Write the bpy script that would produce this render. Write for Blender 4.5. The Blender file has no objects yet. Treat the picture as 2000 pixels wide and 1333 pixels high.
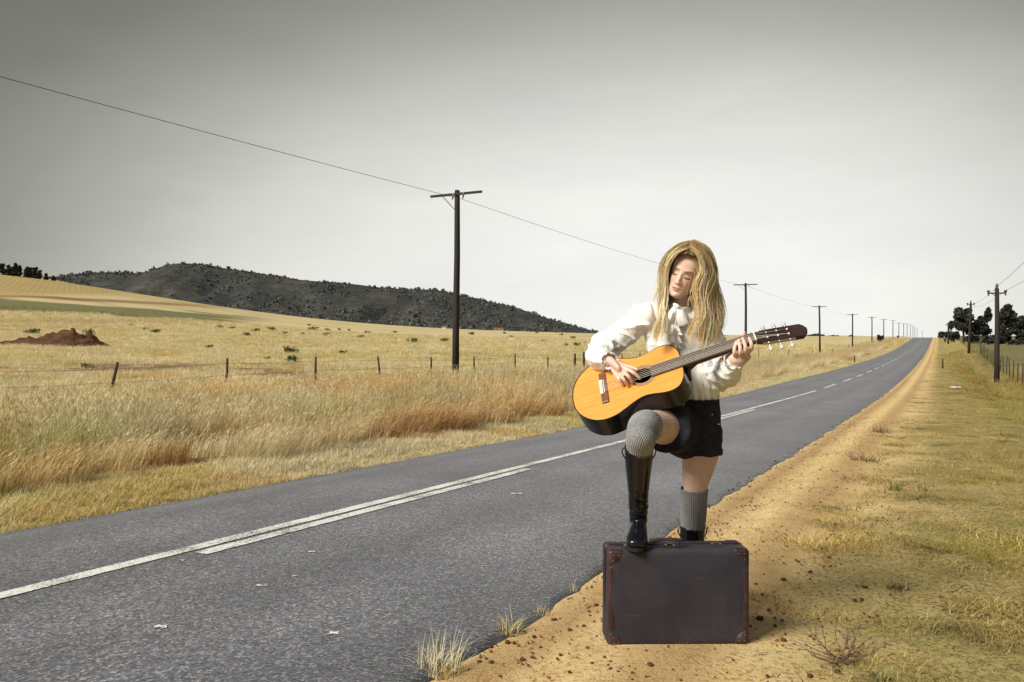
import bpy, bmesh, math, random
import numpy as np
from mathutils import Vector, Matrix, noise as mnoise

random.seed(7)
RNG = np.random.default_rng(11)
SC = bpy.context.scene
COL = SC.collection

# ------------------------------------------------------------------ camera
F = 1556.0            # focal length in pixels of the 2000 px wide photograph
CZ = 1.23             # eye height above the roadside dirt
HOR = 655.0           # row of the horizon
cam_d = bpy.data.cameras.new('camera')
cam_d.sensor_width = 36.0
cam_d.lens = 36.0 * F / 2000.0
cam_d.shift_y = -(666.5 - HOR) / 2000.0
cam_d.clip_start = 0.05
cam_d.clip_end = 20000
cam = bpy.data.objects.new('camera', cam_d)
COL.objects.link(cam)
cam.location = (0, 0, CZ)
cam.rotation_euler = (math.pi / 2, 0, 0)
SC.camera = cam

# ------------------------------------------------------------------ light
SUN_AZ = math.radians(-126)    # measured from +Y towards +X: the sun stands to the left
SUN_EL = math.radians(40)
sun_dir = Vector((math.sin(SUN_AZ) * math.cos(SUN_EL), math.cos(SUN_AZ) * math.cos(SUN_EL), math.sin(SUN_EL)))
ld = bpy.data.lights.new('sun', 'SUN')
ld.energy = 2.3
ld.angle = math.radians(24)
ld.color = (1.0, 0.95, 0.85)
lo = bpy.data.objects.new('sun', ld)
COL.objects.link(lo)
lo.rotation_euler = (-sun_dir).to_track_quat('-Z', 'Y').to_euler()
lo.location = (-40, 10, 40)

world = bpy.data.worlds.new('World')
SC.world = world
world.use_nodes = True
wt = world.node_tree
for n_ in list(wt.nodes):
    wt.nodes.remove(n_)


def N(t, typ, **kw):
    n = t.nodes.new(typ)
    for k, v in kw.items():
        setattr(n, k, v)
    return n


def math_node(t, op, a, b=None, clamp=False):
    n = N(t, 'ShaderNodeMath', operation=op, use_clamp=clamp)
    for i, v in enumerate((a, b)):
        if v is None:
            continue
        if isinstance(v, (int, float)):
            n.inputs[i].default_value = v
        else:
            t.links.new(v, n.inputs[i])
    return n.outputs[0]


def ramp(t, fac, stops, interp='LINEAR'):
    n = N(t, 'ShaderNodeValToRGB')
    n.color_ramp.interpolation = interp
    els = n.color_ramp.elements
    while len(els) > 1:
        els.remove(els[-1])
    for i, (p, c) in enumerate(stops):
        e = els[0] if i == 0 else els.new(p)
        e.position = p
        e.color = tuple(c) + (1,) if len(c) == 3 else c
    t.links.new(fac, n.inputs[0])
    return n.outputs[0]


def mix(t, fac, a, b, blend='MIX'):
    n = N(t, 'ShaderNodeMix', data_type='RGBA', blend_type=blend)
    for sock, v in ((n.inputs[0], fac), (n.inputs[6], a), (n.inputs[7], b)):
        if isinstance(v, (int, float)):
            sock.default_value = v
        elif isinstance(v, (tuple, list)):
            sock.default_value = tuple(v) + (1,) if len(v) == 3 else v
        else:
            t.links.new(v, sock)
    return n.outputs[2]


# hazy grey sky: a desaturated physical sky, brightest in a broad glow low over the far end of the road
sky = N(wt, 'ShaderNodeTexSky', sky_type='NISHITA')
sky.sun_disc = False
sky.sun_elevation = SUN_EL
sky.sun_rotation = SUN_AZ % (2 * math.pi)
sky.dust_density = 6.0
sky.air_density = 1.0
sky.ozone_density = 1.0
hsv = N(wt, 'ShaderNodeHueSaturation')
hsv.inputs['Saturation'].default_value = 0.12
wt.links.new(sky.outputs[0], hsv.inputs['Color'])
tc = N(wt, 'ShaderNodeTexCoord')
gd = Vector((0.10, 1.0, -0.02)).normalized()
vd = N(wt, 'ShaderNodeVectorMath', operation='DOT_PRODUCT')
vd.inputs[1].default_value = gd
sq_ = N(wt, 'ShaderNodeVectorMath', operation='MULTIPLY')
sq_.inputs[1].default_value = (.5, 1.0, 1.0)
wt.links.new(tc.outputs['Generated'], sq_.inputs[0])
nv_ = N(wt, 'ShaderNodeVectorMath', operation='NORMALIZE')
wt.links.new(sq_.outputs[0], nv_.inputs[0])
wt.links.new(nv_.outputs[0], vd.inputs[0])
ang = math_node(wt, 'DIVIDE', math_node(wt, 'ARCCOSINE', vd.outputs['Value']), math.pi)
glow = ramp(wt, ang, [(0.0, (.45, .45, .435)), (0.045, (.43, .43, .412)), (0.075, (.375, .375, .355)), (0.100, (.298, .298, .278)),
                      (0.122, (.205, .205, .188)), (0.142, (.135, .135, .119)), (0.162, (.086, .086, .074)), (0.19, (.064, .064, .055)), (0.5, (.064, .064, .056)), (1.0, (.064, .064, .056))], 'LINEAR')
tex_sky = mix(wt, 1.0, hsv.outputs[0], (0.10, 0.10, 0.10), 'MULTIPLY')
hz = N(wt, 'ShaderNodeMapping'); hz.inputs['Scale'].default_value = (1.2, 1.2, 4.5)
wt.links.new(tc.outputs['Generated'], hz.inputs[0])
hn = N(wt, 'ShaderNodeTexNoise'); hn.inputs['Scale'].default_value = 2.2; hn.inputs['Detail'].default_value = 6; hn.inputs['Roughness'].default_value = .55
wt.links.new(hz.outputs[0], hn.inputs['Vector'])
glow = mix(wt, 1.0, glow, ramp(wt, hn.outputs['Fac'], [(.3, (.93, .93, .935)), (.7, (1.06, 1.06, 1.05))]), 'MULTIPLY')
skymix = mix(wt, 0.93, tex_sky, glow)
bg = N(wt, 'ShaderNodeBackground')
bg.inputs[1].default_value = 1.0
wt.links.new(skymix, bg.inputs[0])
wo = N(wt, 'ShaderNodeOutputWorld')
wt.links.new(bg.outputs[0], wo.inputs[0])

vs = SC.view_settings
vs.view_transform = 'Standard'
vs.look = 'None'
vs.exposure = 1.15
vs.gamma = 1.0
vs.use_curve_mapping = False
SC.cycles.max_bounces = 6
SC.cycles.diffuse_bounces = 3
SC.cycles.transparent_max_bounces = 8
SC.cycles.use_adaptive_sampling = True


# ------------------------------------------------------------------ object helpers
def tag(o, label=None, cat=None, group=None, kind=None):
    if label: o['label'] = label
    if cat: o['category'] = cat
    if group: o['group'] = group
    if kind: o['kind'] = kind
    return o


def mesh_obj(name, verts, faces, mat=None, parent=None, smooth=False):
    me = bpy.data.meshes.new(name)
    me.from_pydata([tuple(v) for v in verts], [], [tuple(f) for f in faces])
    if smooth:
        me.polygons.foreach_set('use_smooth', [True] * len(me.polygons))
    me.update()
    return link(name, me, mat, parent)


def grid_mesh(name, co, nu, nv, mat=None, parent=None, smooth=True, close_v=False):
    """co: (nu*nv,3) array in row-major order"""
    me = bpy.data.meshes.new(name)
    iu = np.arange(nu - 1)[:, None]
    nvv = nv if close_v else nv - 1
    iv = np.arange(nvv)[None, :]
    a = iu * nv + iv
    b = iu * nv + (iv + 1) % nv
    c = (iu + 1) * nv + (iv + 1) % nv
    d = (iu + 1) * nv + iv
    q = np.stack([a, b, c, d], -1).reshape(-1, 4)
    me.vertices.add(nu * nv)
    me.vertices.foreach_set('co', np.asarray(co, dtype=np.float32).ravel())
    me.loops.add(q.size)
    me.loops.foreach_set('vertex_index', q.ravel().astype(np.int32))
    me.polygons.add(len(q))
    me.polygons.foreach_set('loop_start', np.arange(0, q.size, 4, dtype=np.int32))
    me.polygons.foreach_set('use_smooth', np.full(len(q), smooth))
    me.update(calc_edges=True)
    return link(name, me, mat, parent)


def link(name, me, mat=None, parent=None):
    o = bpy.data.objects.new(name, me)
    COL.objects.link(o)
    if mat:
        for m in (mat if isinstance(mat, (list, tuple)) else [mat]):
            me.materials.append(m)
    if parent:
        put_under(o, parent)
    return o


def put_under(o, p):
    o.parent = p
    o.matrix_parent_inverse = Matrix.LocRotScale(p.location, p.rotation_euler, p.scale).inverted()


def empty(name, loc, rz=0):
    o = bpy.data.objects.new(name, None)
    o.empty_display_size = 0.1
    COL.objects.link(o)
    o.location = loc
    o.rotation_euler = (0, 0, rz)
    return o


def copy_tree(o, parent=None):
    c = o.copy()
    COL.objects.link(c)
    if parent:
        c.parent = parent
    for ch in list(o.children):
        copy_tree(ch, c)
    return c


ORD = ['first', 'second', 'third', 'fourth', 'fifth', 'sixth', 'seventh', 'eighth', 'ninth', 'tenth', 'eleventh', 'twelfth', 'thirteenth', 'fourteenth', 'fifteenth', 'sixteenth']


def number_labels(items):
    """items: (object, order along the picture, label); look-alikes that share a label are told apart by their order from the left"""
    groups = {}
    for o, x, lab in items:
        groups.setdefault(lab, []).append((x, o))
    for lab, g in groups.items():
        g.sort(key=lambda q: q[0])
        for i, (x, o) in enumerate(g):
            o['label'] = lab if len(g) == 1 else f'{lab}, {ORD[i]} from the left'


class MB:
    """collects simple shapes into one mesh"""
    def __init__(self):
        self.v, self.f = [], []

    def add(self, vs, fs):
        k = len(self.v)
        self.v += [tuple(v) for v in vs]
        self.f += [tuple(i + k for i in f) for f in fs]
        return self

    def box(self, c, size, R=None):
        x, y, z = [s / 2 for s in size]
        vs = [Vector((sx * x, sy * y, sz * z)) for sx in (-1, 1) for sy in (-1, 1) for sz in (-1, 1)]
        if R is not None:
            vs = [R @ v for v in vs]
        c = Vector(c)
        return self.add([c + v for v in vs], [(0, 1, 3, 2), (4, 6, 7, 5), (0, 4, 5, 1), (2, 3, 7, 6), (0, 2, 6, 4), (1, 5, 7, 3)])

    def tube(self, pts, rad, n=8, cap=True):
        pts = [Vector(p) for p in pts]
        if not isinstance(rad, (list, tuple)):
            rad = [rad] * len(pts)
        vs, fs = [], []
        ref = None
        for i, p in enumerate(pts):
            t = (pts[min(i + 1, len(pts) - 1)] - pts[max(i - 1, 0)]).normalized()
            if ref is None:
                ref = Vector((0, 0, 1)) if abs(t.z) < .9 else Vector((1, 0, 0))
            a = (ref - t * ref.dot(t)).normalized()
            ref = a
            b = t.cross(a)
            for k in range(n):
                th = 2 * math.pi * k / n
                vs.append(p + (a * math.cos(th) + b * math.sin(th)) * rad[i])
        for i in range(len(pts) - 1):
            for k in range(n):
                k2 = (k + 1) % n
                fs.append((i * n + k, i * n + k2, (i + 1) * n + k2, (i + 1) * n + k))
        if cap:
            fs.append(tuple(range(n))[::-1])
            fs.append(tuple((len(pts) - 1) * n + k for k in range(n)))
        return self.add(vs, fs)

    def build(self, name, mat=None, parent=None, smooth=False):
        return mesh_obj(name, self.v, self.f, mat, parent, smooth)


def W(px, py, Y):
    """world point seen at photograph pixel (px,py) at depth Y"""
    return Vector(((px - 1000.0) / F * Y, Y, CZ + (HOR - py) / F * Y))


# ------------------------------------------------------------------ materials
def mat_new(name):
    m = bpy.data.materials.new(name)
    m.use_nodes = True
    t = m.node_tree
    p = t.nodes['Principled BSDF']
    return m, t, p


def noise_tex(t, scale, detail=4, rough=.55, vec=None, dim='3D', dist=0.0):
    n = N(t, 'ShaderNodeTexNoise', noise_dimensions=dim)
    n.inputs['Scale'].default_value = scale
    n.inputs['Detail'].default_value = detail
    n.inputs['Roughness'].default_value = rough
    n.inputs['Distortion'].default_value = dist
    if vec is not None:
        t.links.new(vec, n.inputs['Vector'])
    return n.outputs['Fac']


def obj_vec(t, scale=None):
    c = N(t, 'ShaderNodeTexCoord').outputs['Object']
    if scale is None:
        return c
    m = N(t, 'ShaderNodeMapping')
    m.inputs['Scale'].default_value = scale
    t.links.new(c, m.inputs['Vector'])
    return m.outputs[0]


def bump(t, p, h, strength=.5, dist=.01):
    b = N(t, 'ShaderNodeBump')
    b.inputs['Strength'].default_value = strength
    b.inputs['Distance'].default_value = dist
    t.links.new(h, b.inputs['Height'])
    t.links.new(b.outputs[0], p.inputs['Normal'])


def simple(name, col, rough=.6, spec=.5, var=.25, scale=30, bmp=0, bscale=200, metal=0, coat=0, vec_scale=None, bdist=.002):
    m, t, p = mat_new(name)
    v = obj_vec(t, vec_scale)
    f = noise_tex(t, scale, 4, .6, v)
    lo_, hi_ = [c * (1 - var) for c in col], [min(1, c * (1 + var)) for c in col]
    t.links.new(ramp(t, f, [(.3, lo_), (.7, hi_)]), p.inputs['Base Color'])
    p.inputs['Roughness'].default_value = rough
    p.inputs['Specular IOR Level'].default_value = spec
    p.inputs['Metallic'].default_value = metal
    p.inputs['Coat Weight'].default_value = coat
    p.inputs['Coat Roughness'].default_value = .06
    if bmp:
        bump(t, p, noise_tex(t, bscale, 3, .6, v), bmp, bdist)
    return m


def attr(t, name, typ='GEOMETRY'):
    a = N(t, 'ShaderNodeAttribute', attribute_type=typ, attribute_name=name)
    return a


def set_attr(me, name, arr, typ='FLOAT'):
    a = me.attributes.new(name, typ, 'POINT')
    if typ == 'FLOAT_COLOR':
        arr = np.asarray(arr, dtype=np.float32)
        if arr.shape[1] == 3:
            arr = np.hstack([arr, np.ones((len(arr), 1), np.float32)])
        a.data.foreach_set('color', arr.ravel())
    elif typ == 'INT':
        a.data.foreach_set('value', np.asarray(arr, np.int32).ravel())
    else:
        a.data.foreach_set('value', np.asarray(arr, np.float32).ravel())


# ------------------------------------------------------------------ the lie of the land
E0, E1 = 0.4728, 0.8811          # road direction; n = (E1,-E0) points to its right


def sw(X, Y):
    return X * E0 + Y * E1, X * E1 - Y * E0


def xy(s, w):
    return s * E0 + w * E1, s * E1 - w * E0


def pchip(xs, ys):
    xs, ys = np.array(xs, float), np.array(ys, float)
    h = np.diff(xs); dl = np.diff(ys) / h
    d = np.zeros_like(xs)
    for i in range(1, len(xs) - 1):
        if dl[i - 1] * dl[i] > 0:
            w1, w2 = 2 * h[i] + h[i - 1], h[i] + 2 * h[i - 1]
            d[i] = (w1 + w2) / (w1 / dl[i - 1] + w2 / dl[i])
    d[0], d[-1] = dl[0], dl[-1]

    def f(x):
        x = np.clip(np.asarray(x, float), xs[0], xs[-1])
        i = np.clip(np.searchsorted(xs, x) - 1, 0, len(xs) - 2)
        tt = (x - xs[i]) / h[i]
        return ((2 * tt**3 - 3 * tt**2 + 1) * ys[i] + (tt**3 - 2 * tt**2 + tt) * h[i] * d[i]
                + (-2 * tt**3 + 3 * tt**2) * ys[i + 1] + (tt**3 - tt**2) * h[i] * d[i + 1])
    return f


def sstep(x, a, b):
    u = np.clip((np.asarray(x, float) - a) / (b - a), 0, 1)
    return u * u * (3 - 2 * u)


WR, WC, WL = -1.66, -4.0, -6.32
_zc = pchip([-60, -20, -2, 18, 33, 60, 95, 127, 180, 253, 270, 300, 400, 700, 2600],
            [-.2, -.62, -1.14, -1.73, -2.08, -2.40, -2.55, -2.45, -1.80, -.76, -.72, -1.15, -4.5, -9, -14])


def z_road(s, w):
    s, w = np.asarray(s, float), np.asarray(w, float)
    c = 1 - sstep(s, 12, 45)
    dw = w - WC
    z = _zc(s) + np.where(dw > 0, .006 * dw * c, -.04 * dw**2 * c)
    return z + CZ


_zf = pchip([-60, -20, 5, 25, 50, 78, 131, 184, 237, 291, 400, 600, 1200, 2600],
            [-1.7, -1.75, -1.8, -1.75, -2.0, -2.5, -3.3, -2.75, -2.3, -1.5, -1.6, -4, -8, -14])
_zr = pchip([-60, -20, -5, 10, 20, 32, 58, 100, 140, 200, 253, 300, 400, 700, 2600],
            [-.5, -.9, -1.12, -1.5, -1.9, -2.4, -3.0, -2.5, -1.5, -1.0, -.8, -1.2, -4.4, -9, -14])

# control points of the field, (photo x, photo y, depth) turned into real positions
_cp = []
for (px_, py_, d_) in [(-700, 700, 36), (-700, 640, 90), (-700, 560, 200), (-700, 480, 400),
                       (-200, 712, 34), (-200, 672, 58), (-200, 632, 100), (-200, 590, 190), (-200, 555, 270), (-200, 512, 420), (-200, 500, 600),
                       (100, 712, 36), (100, 676, 60), (100, 640, 100), (100, 615, 150), (100, 600, 200), (100, 578, 260), (100, 548, 400), (100, 545, 600),
                       (300, 708, 40), (300, 680, 62), (300, 645, 110), (300, 618, 180), (300, 600, 260), (300, 586, 380), (300, 590, 600),
                       (600, 706, 44), (600, 688, 62), (600, 664, 120), (600, 648, 200), (600, 634, 300), (600, 628, 420), (600, 640, 700),
                       (900, 690, 62), (900, 668, 120), (900, 651, 250), (900, 644, 400), (900, 650, 700),
                       (1100, 672, 110), (1100, 656, 250), (1100, 650, 420), (1100, 653, 800),
                       (1300, 664, 200), (1300, 656, 400), (1300, 655.5, 800), (1500, 659, 350), (1500, 655.5, 800), (1650, 657, 520), (1650, 655.5, 900)]:
    X_ = (px_ - 1000) / F * d_
    _cp.append((X_, d_, (HOR - py_) / F * d_))
for s_ in [-60, -20, 5, 25, 50, 78, 131, 184, 237, 291, 400, 600, 1200]:
    for w_, dz_ in ((-16.5, 0), (-22, .12)):
        X_, Y_ = xy(s_, w_)
        _cp.append((X_, Y_, float(_zf(s_)) + dz_))
for (X_, Y_, z_) in [(-90, -60, -1), (-40, -50, -1.3), (-160, 0, 1), (-2500, 2500, -10), (-600, 2500, -12), (400, 2600, -12), (1300, 2500, -12), (-2500, 300, 30), (-700, 300, 30), (-700, 700, 35), (-700, 0, 10)]:
    _cp.append((X_, Y_, z_))
_cpR = []
for (px_, py_, d_) in [(1980, 745, 52), (1985, 700, 85), (1990, 680, 105), (1985, 667, 125), (1940, 690, 90), (1930, 672, 115), (1900, 664, 135), (1960, 662, 180),
                       (2200, 740, 40), (2300, 690, 80), (2300, 665, 130), (2300, 660, 300), (1900, 658, 260), (1950, 656, 500), (1900, 656, 900)]:
    _cpR.append(((px_ - 1000) / F * d_, d_, (HOR - py_) / F * d_))
for s_ in [-60, -20, -5, 10, 20, 32, 58, 100, 140, 200, 253, 400, 700]:
    X_, Y_ = xy(s_, 3.2)
    _cpR.append((X_, Y_, float(_zr(s_))))
for (X_, Y_, z_) in [(40, -40, -1), (120, 20, -2), (400, 100, -2), (1500, 800, -6), (1800, 2500, -12), (1500, 0, -4), (200, -200, -2)]:
    _cpR.append((X_, Y_, z_))


class TPS:
    def __init__(self, pts, sc=100.0, lam=2e-3):
        P = np.array(pts, float)
        self.sc = sc
        self.p = P[:, :2] / sc
        n = len(P)
        K = self._k(self.p) + lam * np.eye(n)
        Q = np.hstack([np.ones((n, 1)), self.p])
        A = np.block([[K, Q], [Q.T, np.zeros((3, 3))]])
        self.c = np.linalg.solve(A, np.concatenate([P[:, 2], np.zeros(3)]))

    def _k(self, q):
        d = np.sqrt(((q[:, None, :] - self.p[None]) ** 2).sum(-1))
        return d            # biharmonic (linear) kernel: no overshoot

    def __call__(self, X, Y):
        q = np.stack([np.ravel(X), np.ravel(Y)], -1) / self.sc
        out = np.empty(len(q))
        n = len(self.p)
        for i in range(0, len(q), 40000):
            b = q[i:i + 40000]
            out[i:i + 40000] = self._k(b) @ self.c[:n] + self.c[n] + b @ self.c[n + 1:]
        return out.reshape(np.shape(X))


TL, TR = TPS(_cp), TPS(_cpR)


def ground(X, Y):
    """height of the ground (not the tarmac) at world X, Y"""
    X, Y = np.asarray(X, float), np.asarray(Y, float)
    s, w = sw(X, Y)
    zl = z_road(s, np.full_like(s, WL)) - CZ
    zr = z_road(s, np.full_like(s, WR)) - CZ
    # left verge, shallow ditch, rise to the fence
    u = sstep(w, -7.4, -15.5) if False else 1 - sstep(w, -15.5, -7.4)
    left = zl * (1 - u) + _zf(s) * u + .03 * sstep(-w, 6.35, 6.9) - .16 * np.exp(-((w + 10.3) / 1.2) ** 2) + .10 * np.exp(-((w + 13.5) / 1.6) ** 2) * (1 - sstep(s, 30, 60))
    k = 1 - sstep(w, -22, -16)
    left = np.where(w < -16, left * (1 - k) + TL(X, Y) * k, left)
    # right: sandy shoulder, grass, falling away
    u2 = sstep(w, .3, 3.2)
    near = 1 - sstep(s, 12, 30)
    right = (zr + .042 * sstep(w, -1.66, -1.12) * near - .015 * (1 - sstep(w, -1.66, -1.5))) * (1 - u2) + _zr(s) * u2
    k2 = sstep(w, 3.2, 9)
    right = np.where(w > 3.2, right * (1 - k2) + TR(X, Y) * k2, right)
    mid = z_road(s, w) - CZ - .06
    z = np.where(w < WL, left, np.where(w > WR, right, mid))
    return z + CZ


def gz(x, y):
    return float(ground(np.array([x]), np.array([y]))[0])


def fnoise(x, y, z, sc, det=4):
    """fractal noise at arrays of points"""
    out = np.empty(len(x))
    for i in range(len(x)):
        out[i] = mnoise.fractal((x[i] * sc, y[i] * sc, z * sc if np.isscalar(z) else z[i] * sc), 1.0, 2.0, det, noise_basis='PERLIN_ORIGINAL')
    return out

# ================================================================== GROUND
def px_of(X, Y, z):
    Yc = np.maximum(Y, .01)
    return 1000 + F * X / Yc, HOR - F * (z - CZ) / Yc


def spaced(start, step, ratio, end):
    out, x = [], start
    while x < end:
        out.append(x); x += step; step *= ratio
    return out


s_vals = sorted([-v for v in spaced(2.5, .2, 1.35, 90)]) + list(np.arange(-2.4, 6.0, .055)) + spaced(6.0, .07, 1.022, 2600)
s_vals = np.array(sorted(set(np.round(s_vals, 4))))
w_left = [-16 - v for v in spaced(0, .4, 1.035, 2600)][::-1]
w_vals = np.array(w_left + list(np.arange(-15.75, -7.4, .25)) + list(np.arange(-7.4, -6.34, .07)) + [WL, WL + .05, -5, WC, -3, WR - .05, WR]
                  + list(np.arange(WR + .04, 1.6, .045)) + spaced(1.6, .06, 1.07, 2000))
w_vals = np.array(sorted(set(np.round(w_vals, 4))))
S_, W_ = np.meshgrid(s_vals, w_vals, indexing='ij')
GX, GY = xy(S_, W_)
GZ = ground(GX, GY)
fx, fy, fs, fw = GX.ravel(), GY.ravel(), S_.ravel(), W_.ravel()
GZ = GZ.ravel().copy()
# relief of the sandy shoulder near the camera: lumps and two shallow wheel ruts
near_i = np.where((fw > WR) & (fw < 3.5) & (fs > -3) & (fs < 45))[0]
n1 = fnoise(fx[near_i], fy[near_i], 0.0, 1.3, 3)
n2 = fnoise(fx[near_i], fy[near_i], 5.0, 7.0, 3)
amp = sstep(fw[near_i], WR, WR + .15)
rut = np.exp(-((fw[near_i] + 1.25 + .05 * n1) / .12) ** 2) + np.exp(-((fw[near_i] + .62 + .06 * n1) / .14) ** 2) * .8
near_cam = np.hypot(fx[near_i] - .65, fy[near_i] - 3.3)
calm = sstep(near_cam, .35, .9)
GZ[near_i] += amp * calm * (.016 * n1 + .011 * n2 - .022 * rut)
left_i = np.where((fw < WL) & (fw > -120) & (fs > -10) & (fs < 160))[0]
nl = fnoise(fx[left_i], fy[left_i], 2.0, .35, 4)
GZ[left_i] += sstep(-fw[left_i], 6.32, 7.5) * .07 * nl

PXg, PYg = px_of(fx, fy, GZ)
# soil and dry-field colours: what lies where on the land
colr = np.tile(np.array([.55, .465, .275]), (len(fx), 1))
nf = np.zeros(len(fx)); nf2 = np.zeros(len(fx))
idx_n = np.where((fw < -6) & (fy > 1) & (fy < 800) & (PXg > -700) & (PXg < 2100))[0]
nf[idx_n] = fnoise(fx[idx_n], fy[idx_n], 0, .06, 4)
nf2[idx_n] = fnoise(fx[idx_n] * .5, fy[idx_n] * 1.0, 3.0, .5, 4)


def lay(mask, c):
    global colr
    m = np.clip(mask, 0, 1)[:, None]
    colr = colr * (1 - m) + np.array(c) * m


behind = (fy > 1)
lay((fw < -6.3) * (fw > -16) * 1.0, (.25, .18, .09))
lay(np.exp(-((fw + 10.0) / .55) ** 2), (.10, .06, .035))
lay((fw < -6.3) * (1 - sstep(-fw, 7.4, 8.0)) * 1.0, (.50, .43, .23))
lay((fw < -16) * sstep(nf, .0, .35) * .6, (.42, .32, .135))
lay((fw < -16) * sstep(-nf, .0, .35) * .5, (.58, .48, .25))
pyj = PYg + nf * 6
lay(behind * (fw < -16.3) * sstep(pyj, 706, 714) * (1 - sstep(pyj, 735, 750)) * sstep(nf2, -.12, .12) * (1 - sstep(PXg, 500, 1000)) * .95, (.22, .13, .07))
lay(behind * (fw < -16.3) * sstep(pyj, 687, 693) * (1 - sstep(pyj, 703, 708)) * sstep(PXg, 760, 860) * (1 - sstep(PXg, 1150, 1250)) * .6, (.26, .24, .085))
tp = PXg
lay(behind * (fw < -40) * sstep(pyj, 621, 626) * (1 - sstep(pyj, 629, 633)) * (1 - sstep(tp, 380, 520)) * .75, (.30, .17, .075))
gline = 596 + np.clip(tp, -300, 600) * .055
gw = 13 - np.clip(tp, -100, 500) * .013
lay(behind * (fw < -40) * (1 - sstep(np.abs(pyj - gline), gw * .7, gw)) * (1 - sstep(tp, 420, 560)), (.16, .16, .075))
bl = 580 + np.clip(tp - 60, 0, 900) * .052
lay(behind * (fw < -40) * (1 - sstep(np.abs(PYg - bl), 1.6, 3.2)) * (1 - sstep(tp, 350, 500)), (.24, .13, .06))
lay(behind * (fy > 240) * (fw < -60) * (1 - sstep(PYg, 574, 579)) * (1 - sstep(tp, 300, 420)) * .8, (.38, .28, .115))
# beyond the road on the other side: rough green paddock
lay((fw > 3.2) * .75, (.15, .135, .05))
lay((fw > 3.2) * (fy > 70) * .6, (.11, .11, .06))

ground_mat, t, p = mat_new('ground')
aw = attr(t, 'w').outputs['Fac']
afc = attr(t, 'fieldcol').outputs['Color']
gv = obj_vec(t)
n_big = noise_tex(t, .9, 5, .6, gv)
n_mid = noise_tex(t, 6, 5, .65, gv)
n_fine = noise_tex(t, 45, 4, .7, gv)
n_grit = noise_tex(t, 160, 3, .7, gv)
wj = math_node(t, 'ADD', aw, math_node(t, 'MULTIPLY', math_node(t, 'SUBTRACT', n_big, .5), 1.3))
wj = math_node(t, 'ADD', wj, math_node(t, 'MULTIPLY', math_node(t, 'SUBTRACT', n_mid, .5), .9))
dirtm = ramp(t, math_node(t, 'ADD', math_node(t, 'MULTIPLY', wj, .2), .5), [(.34, (1, 1, 1)), (.50, (0, 0, 0))])
sand = ramp(t, n_mid, [(.25, (.60, .43, .19)), (.5, (.78, .59, .29)), (.75, (.87, .70, .40))])
sand = mix(t, ramp(t, n_fine, [(.36, (1, 1, 1)), (.50, (0, 0, 0))]), sand, (.40, .23, .08), 'MIX')
sand = mix(t, ramp(t, n_grit, [(.60, (0, 0, 0)), (.68, (1, 1, 1))]), sand, (.20, .085, .03))
# redder crushed stone thrown up beside the tarmac and between the wheel tracks
trk = ramp(t, math_node(t, 'ADD', math_node(t, 'MULTIPLY', aw, .2), .5), [(.165, (0, 0, 0)), (.18, (.5, .5, .5)), (.21, (.9, .9, .9)), (.24, (.2, .2, .2)), (.28, (.1, .1, .1)), (.31, (.7, .7, .7)), (.335, (.75, .75, .75)), (.37, (.1, .1, .1)), (.45, (0, 0, 0))])
trkm = math_node(t, 'MULTIPLY', trk, ramp(t, n_fine, [(.36, (0, 0, 0)), (.56, (.95, .95, .95))]))
sand = mix(t, trkm, sand, (.27, .14, .06))
sand = mix(t, ramp(t, n_big, [(.5, (0, 0, 0)), (.72, (.45, .45, .45))]), sand, (.46, .30, .13))
turf = ramp(t, n_mid, [(.25, (.27, .20, .07)), (.5, (.46, .37, .15)), (.75, (.38, .34, .11))])
turf = mix(t, ramp(t, n_big, [(.4, (0, 0, 0)), (.65, (.7, .7, .7))]), turf, (.20, .20, .045))
turf = mix(t, ramp(t, n_fine, [(.38, (.95, .95, .95)), (.55, (0, 0, 0))]), turf, (.12, .075, .03))  # dark specks: thatch, with shadow between the blades painted in
turf = mix(t, ramp(t, n_grit, [(.55, (0, 0, 0)), (.68, (.8, .8, .8))]), turf, (.66, .56, .30))
rcol = mix(t, dirtm, turf, sand)
field = mix(t, 1.0, afc, ramp(t, noise_tex(t, 2.5, 6, .7, gv), [(.25, (.62, .60, .56)), (.5, (1, 1, 1)), (.75, (1.25, 1.22, 1.15))]), 'MULTIPLY')
field = mix(t, .8, field, ramp(t, n_fine, [(.3, (.7, .68, .62)), (.7, (1.2, 1.2, 1.15))]), 'MULTIPLY')
isr = ramp(t, math_node(t, 'ADD', math_node(t, 'MULTIPLY', aw, .05), .5), [(.40, (0, 0, 0)), (.401, (1, 1, 1)), (.63, (1, 1, 1)), (.70, (0, 0, 0))])
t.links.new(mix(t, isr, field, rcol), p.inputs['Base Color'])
p.inputs['Roughness'].default_value = .95
p.inputs['Specular IOR Level'].default_value = .15
hgt = math_node(t, 'ADD', n_fine, math_node(t, 'MULTIPLY', n_grit, .6))
bump(t, p, hgt, .8, .014)

g_co = np.stack([fx, fy, GZ], -1)
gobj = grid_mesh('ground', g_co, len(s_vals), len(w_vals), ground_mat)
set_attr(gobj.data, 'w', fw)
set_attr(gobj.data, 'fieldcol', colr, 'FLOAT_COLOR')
tag(gobj, kind='structure')

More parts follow.
